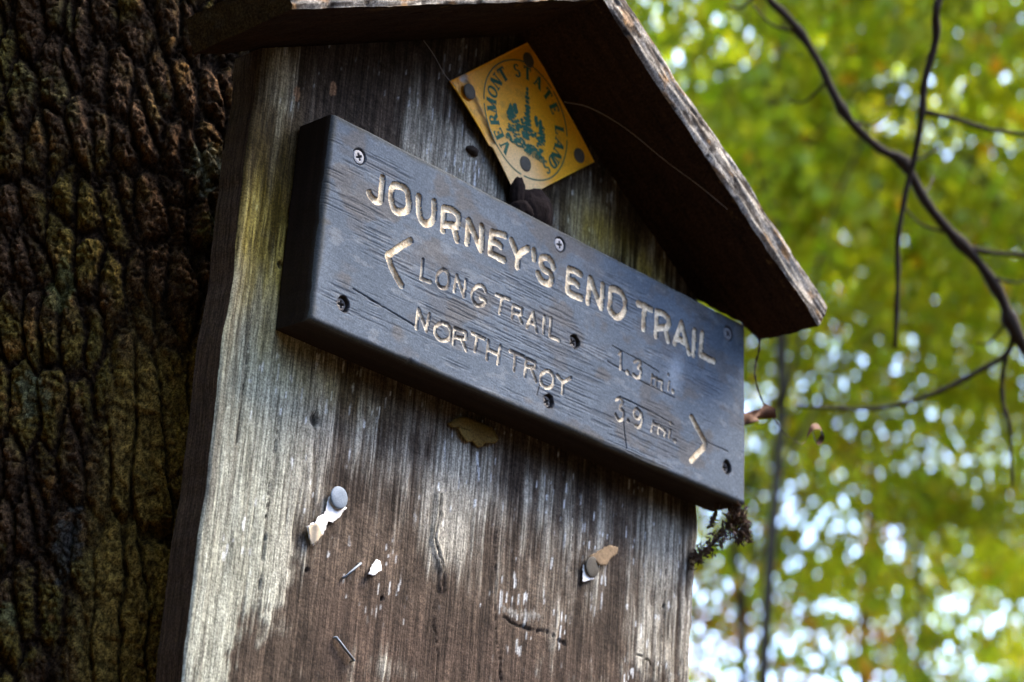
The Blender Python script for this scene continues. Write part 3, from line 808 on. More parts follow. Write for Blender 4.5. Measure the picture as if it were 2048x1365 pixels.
    FONT = {
        'V': (.9, [bar(.12, 1, .45, 0, T), bar(.78, 1, .47, 0, t), serif(.12, .97), serif(.78, .97)]),
        'E': (.72, [bar(.18, 0, .18, 1, T), bar(.05, .96, .66, .96, t), bar(.05, .04, .70, .04, t), bar(.18, .5, .5, .5, t), bar(.64, 1, .64, .78, t), bar(.68, 0, .68, .24, t), bar(.5, .62, .5, .38, t)]),
        'R': (.88, [bar(.18, 0, .18, 1, T), bar(.05, .96, .4, .96, t), bar(.2, .5, .4, .5, t), bar(.4, .5, .76, .03, T), serif(.18, .03), serif(.8, .03, .24)] + arc(.4, .73, .22, .23, -pi / 2, pi / 2, .2, t)),
        'M': (1.1, [bar(.14, 0, .14, 1, t), bar(.9, 0, .9, 1, T), bar(.16, 1, .5, .05, T), bar(.52, .05, .86, 1, t), serif(.14, .03), serif(.9, .03), serif(.1, .97, .3), serif(.92, .97, .3)]),
        'O': (.92, arc(.46, .5, .33, .45, 0, 2 * pi, .24, t, 24)),
        'N': (.96, [bar(.14, 0, .14, 1, t), bar(.8, 0, .8, 1, t), bar(.14, 1, .78, .02, T), serif(.14, .03), serif(.8, .97)]),
        'T': (.82, [bar(.41, 0, .41, 1, T), bar(.05, .96, .77, .96, t), bar(.07, 1, .07, .76, t), bar(.75, 1, .75, .76, t), serif(.41, .03)]),
        'S': (.68, arc(.34, .74, .2, .21, pi * .1, pi * 1.5, .2, .1) + arc(.34, .27, .22, .24, -pi * .9, pi * .5, .22, .1)),
        'A': (.92, [bar(.14, 0, .45, 1, t), bar(.78, 0, .47, 1, T), bar(.26, .33, .66, .33, t), serif(.14, .03, .3), serif(.78, .03)]),
        'L': (.74, [bar(.2, 0, .2, 1, T), bar(.06, .04, .68, .04, t), bar(.66, 0, .66, .28, t), serif(.2, .97)]),
        'D': (.9, [bar(.18, 0, .18, 1, T), bar(.05, .96, .4, .96, t), bar(.05, .04, .4, .04, t)] + arc(.38, .5, .34, .45, -pi / 2, pi / 2, .24, t)),
    }
    H = .0106
    spots = [('V', -.0151, 2.233), ('E', -.0219, 2.2414), ('R', -.0296, 2.251), ('M', -.0345, 2.2622), ('O', -.0339, 2.2752), ('N', -.0292, 2.2865), ('T', -.0215, 2.2955),
             ('S', -.0057, 2.3030), ('T', .0058, 2.3063), ('A', .0190, 2.3050), ('T', .0312, 2.2995), ('E', .0402, 2.2912),
             ('L', .0512, 2.2751), ('A', .0515, 2.2620), ('N', .0490, 2.2496), ('D', .0448, 2.2402), ('S', .0366, 2.2325)]
    for ch, x, z in spots:
        w, polys = FONT[ch]
        a = math.atan2(z - cz, x - cx)
        up = (math.cos(a), math.sin(a)); rt = (math.sin(a), -math.cos(a))
        rc = .0395
        px, pz = cx + up[0] * rc, cz + up[1] * rc
        ink('printed_letter', [[(px + rt[0] * (u_ - w / 2) * H + up[0] * (v_ - .5) * H, pz + rt[1] * (u_ - w / 2) * H + up[1] * (v_ - .5) * H) for u_, v_ in q_] for q_ in polys])
    # landscape emblem: a tall pine over a field with sheaves
    polys = []
    rs = random.Random(5)
    def blob(x, z, sx_, sz_, k=7):
        return [(x + sx_ * (.7 + .5 * rs.random()) * math.cos(2 * pi * i / k), z + sz_ * (.7 + .5 * rs.random()) * math.sin(2 * pi * i / k)) for i in range(k)]
    for i in range(10):
        f = i / 9; zt = 2.2925 - .033 * f; hw = .0016 + .0038 * f * (.75 + .5 * rs.random())
        polys.append(blob(.0062 + .003 * f, zt, hw, .0021))
    polys.append(bar(.0075, 2.262, .009, 2.250, .0022))
    for i in range(230):
        f = rs.random(); x = -.0130 + f * .042; zb = 2.2415 - .003 * f; zt = 2.2640 + .006 * math.sin(f * 7 + .4)
        z = zb + (zt - zb) * rs.random()
        if .011 < x < .021 and 2.247 < z < 2.2545 or (-.004 < x < .002 and z > 2.262): continue
        polys.append(blob(x, z, .0020, .0011, 6))
    for x0, z0 in ((-.0105, 2.2690), (-.0055, 2.2715), (.0180, 2.2710), (.0235, 2.2700), (-.0115, 2.264), (.0235, 2.2655)):
        polys.append(blob(x0, z0, .0026, .0036)); polys.append(blob(x0 + .001, z0 - .003, .0026, .003))
    for i in range(22):
        x = .008 + rs.random() * .021
        polys.append(bar(x, 2.2430, x + .0015, 2.2385 - .002 * rs.random(), .0006))
    ink('printed_emblem', polys, .0003)
    # ---- nails
    for (x, z), br in (((-.0546, 2.2637), 0), ((.0062, 2.3183), 1), ((.0715, 2.2624), 0), ((.0093, 2.2292), 0)):
        nail_head('nail', x, z, float(lift(x, z)) - .0009, .0063, M_NAILBROWN, root)
M_TAGATTR = attr_wood('printed_yellow_plastic', (1, 1, 1), 500, .07, .00015, .5, .4)
def nail_head(name, x, z, y, r, m, parent=None, tilt=(0, 0), shank=.02):
    prof = [(0, 0), (.45, .00005), (.85, .00018), (.97, .0005), (1.0, .0009), (.97, .0013), (.3, .0016), (.28, .0016 + shank), (0, .0022 + shank)]
    Vs, Fs = [], []
    n = 20
    for i, (k, dy) in enumerate(prof):
        for j in range(n):
            a = 2 * math.pi * j / n
            ox, oz = k * r * math.cos(a), k * r * math.sin(a)
            Vs.append((x + ox, y + dy + tilt[0] * ox + tilt[1] * oz + .00015 * math.sin(3 * a + x * 900) * k, z + oz))
    for i in range(len(prof) - 1):
        for j in range(n):
            j2 = (j + 1) % n
            Fs.append((i * n + j, i * n + j2, (i + 1) * n + j2, (i + 1) * n + j))
    return mesh(name, Vs, Fs, m, parent)
build_tag()

# ------------------------------------------------------------------ small things on the board
def sheet(name, poly, mats, y=-.0012, curl=None, th=.0004, label='', cat='', sub=5):
    """thin paper or leaf with thickness and a slight curl, torn along its rim"""
    rg = random.Random(int(abs(poly[0][0]) * 1e5)); torn = []
    for (x0, z0), (x1, z1) in zip(poly, poly[1:] + poly[:1]):
        L_ = math.hypot(x1 - x0, z1 - z0); k_ = max(1, int(L_ / .0013))
        for q_ in range(k_):
            f_ = q_ / k_; o_ = rg.gauss(0, .00035) if q_ else 0
            torn.append((x0 + (x1 - x0) * f_ - (z1 - z0) / L_ * o_, z0 + (z1 - z0) * f_ + (x1 - x0) / L_ * o_))
    poly = torn
    cx = sum(p[0] for p in poly) / len(poly); cz = sum(p[1] for p in poly) / len(poly)
    V, F = [], []
    n = len(poly)
    for k in range(sub + 1):
        f = k / sub
        for x, z in poly:
            px, pz = cx + (x - cx) * f, cz + (z - cz) * f
            V.append((px, y + (curl(px, pz, f) if curl else 0), pz))
    for k in range(sub):
        for j in range(n):
            j2 = (j + 1) % n
            F.append((k * n + j, k * n + j2, (k + 1) * n + j2, (k + 1) * n + j))
    m0 = len(V)
    V += [(x, yy + th, z) for x, yy, z in V]
    F += [tuple(i + m0 for i in f[::-1]) for f in F]
    F += [(sub * n + j, sub * n + (j + 1) % n, m0 + sub * n + (j + 1) % n, m0 + sub * n + j) for j in range(n)]
    o = mesh(name, V, F, mats)
    return tag(o, label, cat)

tag(nail_head('roofing_nail', -.1384, 1.9228, -.0042, .0078, M_NAIL), 'round grey galvanised nail head pinning a torn white paper strip', 'nail')
sheet('paper_scrap', [(-.1459, 1.9214), (-.138, 1.926), (-.1291, 1.9187), (-.1342, 1.9113), (-.1402, 1.9051), (-.1441, 1.905), (-.149, 1.8942), (-.1578, 1.8845), (-.1636, 1.8962), (-.1566, 1.9001), (-.1532, 1.9062), (-.1484, 1.9088)],
      M_PAPER, -.0016, lambda x, z, f: -.0016 * sstep(1.912, 1.89, z) + .0004 * np.sin(x * 900), label='torn white paper strip hanging under the round grey nail head', cat='paper')
sheet('paper_corner', [(-.1490, 1.8942), (-.1578, 1.8845), (-.1630, 1.8955), (-.1566, 1.9001), (-.153, 1.898)], M_TANLIGHT, -.0040, lambda x, z, f: .0008 * np.sin(x * 700),
      label='tan stained paper corner at the lower end of the torn white strip', cat='paper')
sheet('paper_chip', [(-.0982, 1.8908), (-.0946, 1.8904), (-.0925, 1.8843), (-.1018, 1.878), (-.1063, 1.8782), (-.1018, 1.8846)], M_PAPER, -.0016,
      lambda x, z, f: -.002 * sstep(1.884, 1.879, z), label='small triangular white paper chip stuck to the brown stained wood', cat='paper')
tag(nail_head('rusty_nail', .1174, 1.939, -.0040, .0080, M_NAILBROWN, None, (.05, -.1)), 'dull brown nail head half covered by a tan paper flap', 'nail')
sheet('paper_triangle', [(.1091, 1.9391), (.1125, 1.9345), (.1165, 1.932), (.1225, 1.9315), (.1089, 1.9254)], M_PAPER, -.0018, label='small white paper triangle below the dull brown nail head', cat='paper')
sheet('paper_flap', [(.1135, 1.9464), (.123, 1.9533), (.1327, 1.9595), (.1448, 1.9614), (.1442, 1.9562), (.1362, 1.951), (.1304, 1.9426), (.1224, 1.9420)], M_TAN, -.0030,
      lambda x, z, f: -.002 * np.sin((x - .113) * 90), label='curled tan paper flap behind the dull brown nail head', cat='paper')
def staple(p0, p1, label):
    V, F = tube([(p0[0], .006, p0[1]), (p0[0], -.0018, p0[1]), (p1[0], -.0026, p1[1]), (p1[0], .006, p1[1])], .0009, 8)
    tag(mesh('staple', V, F, M_NAIL), label, 'staple')
staple((-.1250, 1.8714), (-.1128, 1.8840), 'thin grey staple beside the small triangular paper chip')
staple((-.1272, 1.8304), (-.1103, 1.8184), 'thin grey staple slanting down on the bare brown wood near the cracked splinters')
sheet('leaf_fragment', [(-.0425, 2.005), (-.0368, 2.0098), (-.0288, 2.0136), (-.0169, 2.0154), (-.0084, 2.0158), (.0005, 2.0131), (.008, 2.0067), (.0038, 2.003), (-.0044, 2.0015), (-.0065, 1.998), (-.0108, 1.9958), (-.0137, 1.9976), (-.0169, 1.9991), (-.025, 1.9956), (-.0308, 1.9996), (-.0349, 2.0042), (-.0384, 2.0031)],
      M_LEAFY, -.0030, lambda x, z, f: -.0016 * f * np.sin(x * 200 + 1), label='ochre fan-shaped leaf fragment stuck just below the sign', cat='leaf', th=.0006)

def lump(name, blobs, m, label, cat, seed, amp=.25, res=18):
    parts = []
    for (cx, cy, cz, rx, ry, rz) in blobs:
        th = np.linspace(0, math.pi, res); ph = np.linspace(0, 2 * math.pi, res * 2)
        T, P = np.meshgrid(th, ph, indexing='ij')
        nx_, ny_, nz_ = np.sin(T) * np.cos(P), np.sin(T) * np.sin(P), np.cos(T)
        k = 1 + amp * 2 * (fbm(nx_ * 2.2 + cx * 300, ny_ * 2.2, 4, seed, nz_ * 2.2 + 5) - .5)
        Vv = np.stack([cx + rx * nx_ * k, cy + ry * ny_ * k, cz + rz * nz_ * k], -1).reshape(-1, 3)
        parts.append(([tuple(v) for v in Vv], [tuple(f) for f in grid_faces(res, res * 2)]))
    V, F = join(parts)
    return tag(mesh(name, V, F, m), label, cat)
lump('mud_nest', [(.010, -.019, 2.187, .0170, .013, .0170), (-.0075, -.019, 2.194, .0058, .006, .0135), (.021, -.017, 2.182, .007, .010, .011), (-.003, -.018, 2.181, .011, .012, .009)],
     M_MUD, 'dark lump of dried mud on the sign top below the yellow tag', 'nest', 7, .16, 26)
lump('wood_knob', [(-.0416, -.0015, 2.2213, .0055, .0045, .0035), (-.0385, -.001, 2.2200, .003, .003, .002)], M_TWIG, 'small brown knob on the plank left of the yellow tag', 'knob', 17, .3, 12)

# spider silk under the roof
THREAD = [(.0470, -.0085, 2.2985), (.0634, -.0212, 2.2965), (.0860, -.0390, 2.2830), (.1185, -.0540, 2.2636), (.1453, -.0685, 2.2476), (.1684, -.0786, 2.2338)]
def silk(pts, label, r=.00022):
    V, F = tube(spline(pts, 5), r, 5)
    tag(mesh('spider_thread', V, F, M_SILK), label, 'spider thread')
silk(THREAD, 'long pale spider thread slung from the yellow tag to the roof underside')
silk([(-.1010, -.002, 2.2880), (-.0901, -.003, 2.2801), (-.0783, -.004, 2.2686), (-.0685, -.0065, 2.2624)], 'short pale spider thread left of the yellow tag', .00018)

# ------------------------------------------------------------------ dead leaf on a hanging stem at the sign's right end
def build_vine():
    root = thing('dead_leaf_vine', 'thin brown stem with a withered leaf hanging from the roof corner beside the sign', 'vine', (.2945, -.045, 2.105))
    pts = [(.2785, -.0290, 2.1725), (.2850, -.024, 2.1640), (.2864, -.02, 2.155), (.2856, -.02, 2.1437), (.2902, -.02, 2.1319), (.2975, -.02, 2.1231), (.3023, -.02, 2.1211), (.3109, -.02, 2.114), (.3215, -.02, 2.1084), (.3321, -.02, 2.104), (.3519, -.02, 2.1019)]
    sp = spline(pts, 5); n = len(sp)
    V, F = tube(sp, [.0010 * (1 - .7 * i / n) * (1 + .35 * math.sin(i * 1.7)) for i in range(n)], 7)
    mesh('stem', V, F, M_TWIG, root)
    poly = [(.3022, 2.1241), (.297, 2.1185), (.287, 2.1133), (.2752, 2.107), (.268, 2.103), (.2690, 2.093), (.2744, 2.0955), (.2842, 2.101), (.2974, 2.109), (.311, 2.1127), (.3060, 2.119)]
    V, F = [], []
    cx, cz = .289, 2.108; n = len(poly); sub = 5
    for k in range(sub + 1):
        f = k / sub
        for x, z in poly:
            px, pz = cx + (x - cx) * f, cz + (z - cz) * f
            V.append((px, -.021 + .004 * math.sin(px * 260) * f + .003 * f * math.sin(pz * 400), pz))
    for k in range(sub):
        for j in range(n):
            F.append((k * n + j, k * n + (j + 1) % n, (k + 1) * n + (j + 1) % n, (k + 1) * n + j))
    m0 = len(V); V += [(x, y + .0005, z) for x, y, z in V]; F += [tuple(i + m0 for i in f[::-1]) for f in F]
    mesh('leaf', V, F, M_DEAD, root)
    cu = spline([(.3519, -.02, 2.1019), (.358, -.02, 2.107), (.3622, -.02, 2.1148), (.367, -.021, 2.1221), (.3777, -.02, 2.1253), (.3851, -.018, 2.1199), (.3781, -.017, 2.1119), (.3706, -.018, 2.12)], 6)
    nn = len(cu); V, F = [], []
    for i, p in enumerate(cu):
        w = .0003 if i < 10 else .0042 * math.sin(math.pi * min(1, (i - 9) / (nn - 9))) + .0006
        for sgn in (-1, 1):
            V.append((p[0] + .3 * w * sgn, p[1] + .6 * w * sgn, p[2] + .8 * w * sgn))
    F = [(2 * i, 2 * i + 1, 2 * i + 3, 2 * i + 2) for i in range(nn - 1)]
    m0 = len(V); V += [(x, y + .0005, z) for x, y, z in V]; F += [tuple(i + m0 for i in f[::-1]) for f in F]
    mesh('curled_leaf', V, F, M_DEAD, root)
build_vine()

# ------------------------------------------------------------------ crumbling plant debris under the sign's right end
def build_debris():
    rs = random.Random(11)
    chains = [[(.2500, -.030, 2.0200), (.2630, -.022, 2.0130), (.2560, -.018, 2.0020), (.2480, -.014, 1.9900), (.2400, -.008, 1.9800), (.2370, -.004, 1.9740)],
              [(.2580, -.030, 2.0190), (.2680, -.026, 2.0100), (.2720, -.024, 2.0030), (.2690, -.023, 1.9960)],
              [(.2440, -.020, 2.0200), (.2430, -.016, 2.0100), (.2425, -.014, 2.0020)]]
    parts = []
    for ci, ch in enumerate(chains):
        sp = spline(ch, 8)
        for p in sp:
            for k in range(9 if ci < 2 else 3):
                w = .0042 if ci < 2 else .0014
                o = Vector((p[0] + rs.gauss(0, w * .7), p[1] + rs.gauss(0, w * .7), p[2] + rs.gauss(0, w * .7)))
                d = Vector((rs.gauss(0, 1), rs.gauss(0, 1), rs.gauss(-.4, 1))).normalized() * rs.uniform(.0018, .0050)
                s = d.cross(Vector((rs.gauss(0, 1), rs.gauss(0, 1), rs.gauss(0, 1)))).normalized() * rs.uniform(.0005, .0016)
                t_ = d.cross(s).normalized() * rs.uniform(.0004, .0010)
                parts.append(([o - d, o + s, o + t_, o - s * .8, o - t_, o + d], [(0, 1, 2), (0, 2, 3), (0, 3, 4), (0, 4, 1), (5, 2, 1), (5, 3, 2), (5, 4, 3), (5, 1, 4)]))
        parts.append(tube(sp, .0008, 5))
    V, F = join(parts)
    tag(mesh('debris_clump', V, F, M_DEBRIS, smooth=False), 'crumbly brown clump of plant debris hanging below the right end of the sign', 'debris')
build_debris()
# ------------------------------------------------------------------ the woods behind
def leaf_material(name, refl, trans, vary):
    q = Mat(name)
    a = q.attr()
    n_ = q.noise(q.coords(), 9.0, 2, .5)
    g = q.ramp(n_, [(.3, 1 - vary), (.7, 1 + vary)])
    k = q.mix(a, g, 1.0, 'MULTIPLY')
    d = q.n('BsdfDiffuse', {'Color': q.mix(k, refl, 1.0, 'MULTIPLY')})
    t = q.n('BsdfTranslucent', {'Color': q.mix(k, trans, 1.0, 'MULTIPLY')})
    gl = q.n('BsdfGlossy', {'Color': (.5, .5, .5, 1), 'Roughness': .45})
    m1 = q.n('MixShader', {0: .5}); q.t.links.new(d.outputs[0], m1.inputs[1]); q.t.links.new(t.outputs[0], m1.inputs[2])
    m2 = q.n('MixShader', {0: .04}); q.t.links.new(m1.outputs[0], m2.inputs[1]); q.t.links.new(gl.outputs[0], m2.inputs[2])
    q.t.links.new(m2.outputs[0], q.out.inputs['Surface'])
    return q.m
M_LEAF = leaf_material('maple_leaf_green', (.145, .170, .012), (.58, .62, .014), .18)
M_LEAFGOLD = leaf_material('maple_leaf_gold', (.32, .17, .03), (.55, .27, .035), .2)

M_SPRUCE = leaf_material('spruce_needles', (.035, .050, .018), (.015, .022, .006), .25)  # very dark needles for the added light-blocking spruces

LEAF = np.array([(0, -.5, 0), (.34, -.36, .07), (.50, .02, .12), (.22, .14, .05), (0, .58, 0), (-.22, .14, .05), (-.50, .02, .12), (-.34, -.36, .07)])
LEAF_F = np.array([(0, 1, 2, 3), (0, 3, 4, 4), (0, 4, 4, 5), (0, 5, 6, 7)])
def leaves(rng, pos, size, gold=0.0, flat=.75):
    n = len(pos)
    nrm = np.stack([rng.normal(0, flat, n), rng.normal(0, flat, n), np.abs(rng.normal(.75, .35, n))], -1)
    nrm /= np.linalg.norm(nrm, axis=1, keepdims=True)
    ref = rng.normal(0, 1, (n, 3))
    a = np.cross(nrm, ref); a /= np.linalg.norm(a, axis=1, keepdims=True)
    b = np.cross(nrm, a)
    s = size * rng.uniform(.6, 1.25, n)
    V = pos[:, None, :] + s[:, None, None] * (LEAF[None, :, 0:1] * a[:, None] + LEAF[None, :, 1:2] * b[:, None] + LEAF[None, :, 2:3] * nrm[:, None])
    tri = np.array([(0, 1, 2), (0, 2, 3), (0, 3, 4), (0, 4, 5), (0, 5, 6), (0, 6, 7)])
    F = (np.arange(n)[:, None, None] * 8 + tri[None]).reshape(-1, 3)
    tint = np.stack([rng.uniform(.82, 1.18, n)] * 3, -1) * np.stack([rng.uniform(.75, 1.15, n), np.ones(n), rng.uniform(.6, 1.6, n)], -1)
    if gold > 0:
        gm = rng.random(n) < gold
        tint[gm] *= np.array((1.9, .85, .8))
    return V.reshape(-1, 3), F, np.repeat(tint, 8, 0)

def crown_points(rng, c, rx, rz, sprays, per, spread=.5, hollow=.35):
    d = rng.normal(0, 1, (sprays, 3)); d /= np.linalg.norm(d, axis=1, keepdims=True)
    r = (hollow ** 3 + (1 - hollow ** 3) * rng.random(sprays)) ** (1 / 3)
    r *= .8 + .4 * fbm(d[:, 0] * 2 + 5, d[:, 1] * 2 + 9, 2, 3, d[:, 2] * 2)
    cen = np.array(c) + d * r[:, None] * np.array((rx, rx, rz))
    size = spread * rng.uniform(.6, 1.4, sprays)
    off = rng.normal(0, 1, (sprays, per, 3)) * np.array((.55, .55, .15)) * size[:, None, None]
    # sprays droop outwards
    off[..., 2] -= .25 * np.hypot(off[..., 0], off[..., 1])
    return (cen[:, None] + off).reshape(-1, 3), cen

def cone_points(rng, rx, h, sprays, per):
    f = 1 - np.sqrt(rng.random(sprays)); f = np.clip(f, .01, .98)
    a = rng.uniform(0, 2 * math.pi, sprays); r = rx * (1 - f) ** .85 * rng.uniform(.35, 1.0, sprays)
    cen = np.stack([r * np.cos(a), r * np.sin(a), .15 + f * h], -1)
    off = rng.normal(0, 1, (sprays, per, 3)) * np.array((.30, .30, .13))
    return (cen[:, None] + off).reshape(-1, 3), cen

def make_tree(seed, h=13.0, base=5.5, rx=2.4, sprays=150, per=48, leaf=.105, tr=.09, mat=None, gold=.03, limbs=12, cone=False, spread=.5, name='forest_tree', label='', group=None):
    rng = np.random.default_rng(seed); rs = random.Random(seed)
    root = thing(name, label, 'tree', (0, 0, 0), group)
    bend = [(0, 0, -.3)]
    for i in range(1, 9):
        f = i / 8
        bend.append((.35 * f * rs.uniform(-.6, .6), .35 * f * rs.uniform(-.6, .6), f * h * .93))
    sp = spline(bend, 4); n = len(sp)
    V, F = tube(sp, [tr * (1.0 - .85 * i / (n - 1)) * (1.5 if i == 0 else 1) for i in range(n)], 9)
    mesh('trunk', V, F, M_TRUNK2, root)
    cz = (base + h) / 2; rz = (h - base) / 2
    pts, cen = cone_points(rng, rx, h, sprays, per) if cone else crown_points(rng, (0, 0, cz), rx, rz, sprays, per, spread)
    order = rng.permutation(len(cen))[:limbs]
    for k in order:
        e = cen[k]
        zs = max(base * .75, e[2] - 1.2 - .35 * math.hypot(e[0], e[1])); i = min(n - 1, int(zs / (h * .93) * n))
        s = sp[i]; mid = (np.array(s) * .5 + e * .5) + np.array((rs.uniform(-.2, .2), rs.uniform(-.2, .2), .25))
        V, F = tube(spline([s, mid, e], 5), [tr * .26 * (1 - .085 * j) for j in range(11)], 6)
        mesh('limb', V, F, M_TRUNK2, root)
    Vl, Fl, Cl = leaves(rng, pts, leaf, gold)
    mesh('crown', Vl, Fl, mat or M_LEAF, root, Cl, smooth=False)
    return root

def polar(az, d):
    return (CAM.x + d * math.sin(R(az)), CAM.y + d * math.cos(R(az)), 0)
BGL = 'tall leafy green tree standing blurred in the woods behind the sign'
BGG = 'green trees in the blurred woods'
protos = [make_tree(11, 13.5, 5.6, 2.7, 62, 290, spread=.95, tr=.048, gold=.025, label=BGL, group=BGG),
          make_tree(12, 15.5, 6.8, 3.1, 74, 290, spread=1.0, tr=.11, gold=.025, label=BGL, group=BGG),
          make_tree(13, 11.5, 5.0, 2.2, 60, 120, spread=.75, tr=.06, label=BGL, group=BGG)]
gold = make_tree(21, 9.5, 3.2, 1.9, 90, 44, tr=.06, mat=M_LEAFGOLD, gold=0, name='autumn_tree', label='autumn tree with orange gold leaves among the green woods behind the sign', group='gold trees in the blurred woods')
SPOTS = [(52.75, 12.5, 0), (51.9, 17.0, 2), (57.0, 19.0, 2), (61.5, 13.5, 1), (47.0, 16.0, 1), (55.5, 23.0, 1), (58.6, 30.0, 2), (61.5, 25.0, 2), (65.5, 19.0, 0), (43.0, 22.0, 0),
         (70.5, 14.0, 2), (69.0, 27.0, 1), (46.5, 37.0, 1), (38.0, 29.0, 0), (76.0, 20.0, 1)]
AROUND = [(20.0, 14.0, 1), (0.0, 18.0, 0), (-20.0, 13.0, 1), (-45.0, 9.0, 0), (-60.0, 14.0, 1), (-75.0, 7.5, 1), (-95.0, 11.0, 0), (-115.0, 8.0, 1), (90.0, 17.0, 1), (100.0, 24.0, 0)]  # leafy trees outside the view, added to shade the sign
NAMED = {0: ("leafy tree whose thin dark trunk rises blurred just beyond the sign's right end",)}
used = set()
def place(k, loc, rz, sc, label=None, group=None):
    p = protos[k]
    if k in used: o = copy_tree(p)
    else: o = p; used.add(k)
    o.location = loc; o.rotation_euler.z = rz; o.scale = (sc, sc, sc)
    o['label'] = label or BGL; o['group'] = group or BGG
rs_ = random.Random(3)
for i_, (az, d, k) in enumerate(SPOTS): place(k, polar(az, d), rs_.uniform(0, 6.28), rs_.uniform(.92, 1.1), *NAMED.get(i_, ()))
for az, d, k in AROUND: place(k, polar(az, d), rs_.uniform(0, 6.28), rs_.uniform(.95, 1.15), 'leafy green forest tree added out of view to shade the sign', 'unseen leafy shade trees')
SPRUCE = 'dense dark spruce added out of view to keep low light off the sign'
spruce = make_tree(31, 8.6, .2, 2.0, 330, 46, leaf=.12, tr=.09, limbs=8, mat=M_SPRUCE, gold=0, cone=True, name='shade_spruce', label=SPRUCE, group='unseen light-blocking spruces')
ring = [(az, d) for az, d in [(-25, 5.5), (-42, 5.0), (-60, 5.4), (-78, 5.2), (-96, 5.6), (-114, 5.8), (-132, 6.2), (5, 7.0)]]  # unseen ring of spruces, added to block low light on the sign
ring += [(-20 - 8.5 * k, 9.5 + 3.0 * ((k * 7) % 5) / 4) for k in range(31)] + [(-24 - 11 * k, 17 + 5.0 * ((k * 3) % 4) / 3) for k in range(24)]
for i, (az, d) in enumerate(ring):
    o = spruce if i == 0 else copy_tree(spruce)
    o.location = polar(az, d); o.rotation_euler.z = i * 2.1; s_ = (1 + .09 * (i % 4) + (.25 if d > 16 else 0)) * (.80 if (az % 360) > 105 and (az % 360) < 215 else 1); o.scale = (s_, s_, s_)
gold.location = polar(52.2, 21.0)
g2 = copy_tree(gold); g2.location = polar(60.0, 31.0); g2.rotation_euler.z = 2.0; g2.scale = (1.1, 1.1, 1.1)

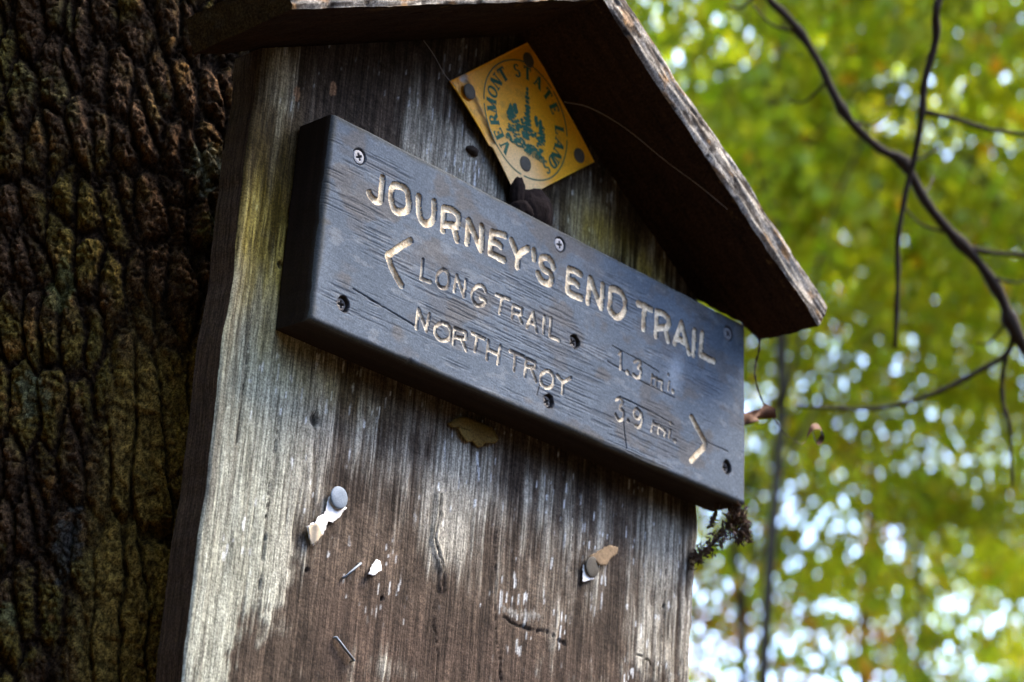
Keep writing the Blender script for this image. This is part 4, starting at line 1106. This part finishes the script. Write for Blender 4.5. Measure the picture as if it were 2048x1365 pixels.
# slender sapling close by, its crooked branch reaching across behind the sign
def build_near_maple():
    root = thing('maple_sapling', 'slender dark sapling whose bare crooked branch droops behind the roof corner', 'tree', (1.42, -.12, 0))
    rng = np.random.default_rng(5)
    V, F = tube(spline([(1.42, -.12, -.1), (1.44, -.10, .6), (1.40, -.12, 1.2), (1.41, -.10, 1.9), (1.46, -.14, 2.6), (1.44, -.10, 3.4), (1.48, -.06, 4.2)], 4), [.024 - .0007 * i for i in range(25)], 10)
    mesh('trunk', V, F, M_TWIG, root)
    main = [(1.40, -.10, 1.95), (1.25, .02, 2.22), (1.039, 0.138, 2.415), (0.994, 0.156, 2.464), (0.977, 0.161, 2.496), (0.945, 0.170, 2.531), (0.910, 0.187, 2.562), (0.878, 0.201, 2.594), (0.847, 0.210, 2.634), (0.825, 0.228, 2.647), (0.789, 0.245, 2.674), (0.767, 0.254, 2.705), (0.744, 0.259, 2.737), (0.709, 0.272, 2.777), (0.677, 0.290, 2.808), (0.624, 0.308, 2.893), (0.588, 0.330, 3.018)]
    twigs = [([(0.878, 0.085, 3.018), (0.749, 0.094, 2.777), (0.762, 0.111, 2.723), (0.767, 0.129, 2.679), (0.776, 0.138, 2.647), (0.785, 0.152, 2.607), (0.793, 0.170, 2.567), (0.802, 0.187, 2.513), (0.816, 0.196, 2.473), (0.838, 0.214, 2.402)], .0052),
             ([(0.776, 0.138, 2.647), (0.802, 0.116, 2.643), (0.834, 0.089, 2.634), (0.874, 0.049, 2.629), (0.981, -0.005, 2.616)], .0034),
             ([(0.910, 0.187, 2.558), (0.941, 0.165, 2.545), (0.994, 0.116, 2.545), (1.093, 0.062, 2.554)], .0034),
             ([(0.994, 0.156, 2.460), (0.999, 0.170, 2.438), (0.981, 0.201, 2.415), (0.959, 0.232, 2.393), (0.932, 0.272, 2.375), (0.901, 0.303, 2.366), (0.847, 0.353, 2.362)], .0038),
             ([(0.999, 0.170, 2.438), (1.003, 0.178, 2.411), (1.012, 0.183, 2.384), (1.026, 0.183, 2.362), (1.035, 0.187, 2.335), (1.052, 0.196, 2.295)], .0030)]
    sp = spline(main, 3); n = len(sp)
    V, F = tube(sp, [(.0080 - .0042 * i / n) * (1 + .22 * rng.normal() * .5 + (.45 if i % 7 == 3 else 0)) for i in range(n)], 8)
    limb = mesh('branch', V, F, M_TWIG, root)
    for pts, r in twigs:
        s2 = spline(pts, 4); m_ = len(s2)
        V, F = tube(s2, [r * (1 - .5 * i / m_) + .0004 * math.sin(i * 2.1) for i in range(m_)], 6)
        mesh('twig', V, F, M_TWIG, limb)
    for k_ in range(9):
        a_ = np.array(sp[10 + k_ * 4]); d_ = rng.normal(0, 1, 3); d_ /= np.linalg.norm(d_)
        V, F = tube(spline([tuple(a_), tuple(a_ + d_ * .035), tuple(a_ + d_ * .06 + np.array((0, 0, .02)))], 3), [.0022, .0019, .0017, .0015, .0013, .0012, .0016], 5)
        mesh('twig', V, F, M_TWIG, limb)
    upper = [(1.5, -.1, 3.6), (1.7, -.4, 3.9), (1.2, .1, 3.9), (1.7, .2, 4.1), (1.5, -.3, 4.4), (1.0, .3, 3.7)]
    pts = []
    for e in upper:
        V, F = tube(spline([(1.45, -.10, e[2] - .6), ((1.45 + e[0]) / 2, (-.1 + e[1]) / 2, e[2] - .2), e], 4), [.007 - .0006 * i for i in range(9)], 6)
        mesh('branch', V, F, M_TWIG, root)
        pts += list(np.array(e) + rng.normal(0, 1, (70, 3)) * np.array((.26, .26, .12)))
    Vl, Fl, Cl = leaves(rng, np.array(pts), .08, .02)
    mesh('crown', Vl, Fl, M_LEAF, root, Cl, smooth=False)
build_near_maple()

# limbs and crown of the big tree, far above the sign
def big_crown():
    rng = np.random.default_rng(77)
    pts, cen = crown_points(rng, (AX, AY + .6, 12.5), 4.5, 4.0, 220, 44, .6)
    for k in range(9):
        e = cen[k * 7]
        V, F = tube(spline([(AX - .1, AY, 8.2 + .22 * k), tuple((np.array((AX, AY, 9 + .2 * k)) + e) / 2 + np.array((0, 0, .4))), tuple(e)], 5), [.13 - .011 * j for j in range(11)], 8)
        mesh('limb', V, F, M_TRUNK2, BIG)
    Vl, Fl, Cl = leaves(rng, pts, .11, .03)
    mesh('crown', Vl, Fl, M_LEAF, BIG, Cl, smooth=False)
big_crown()
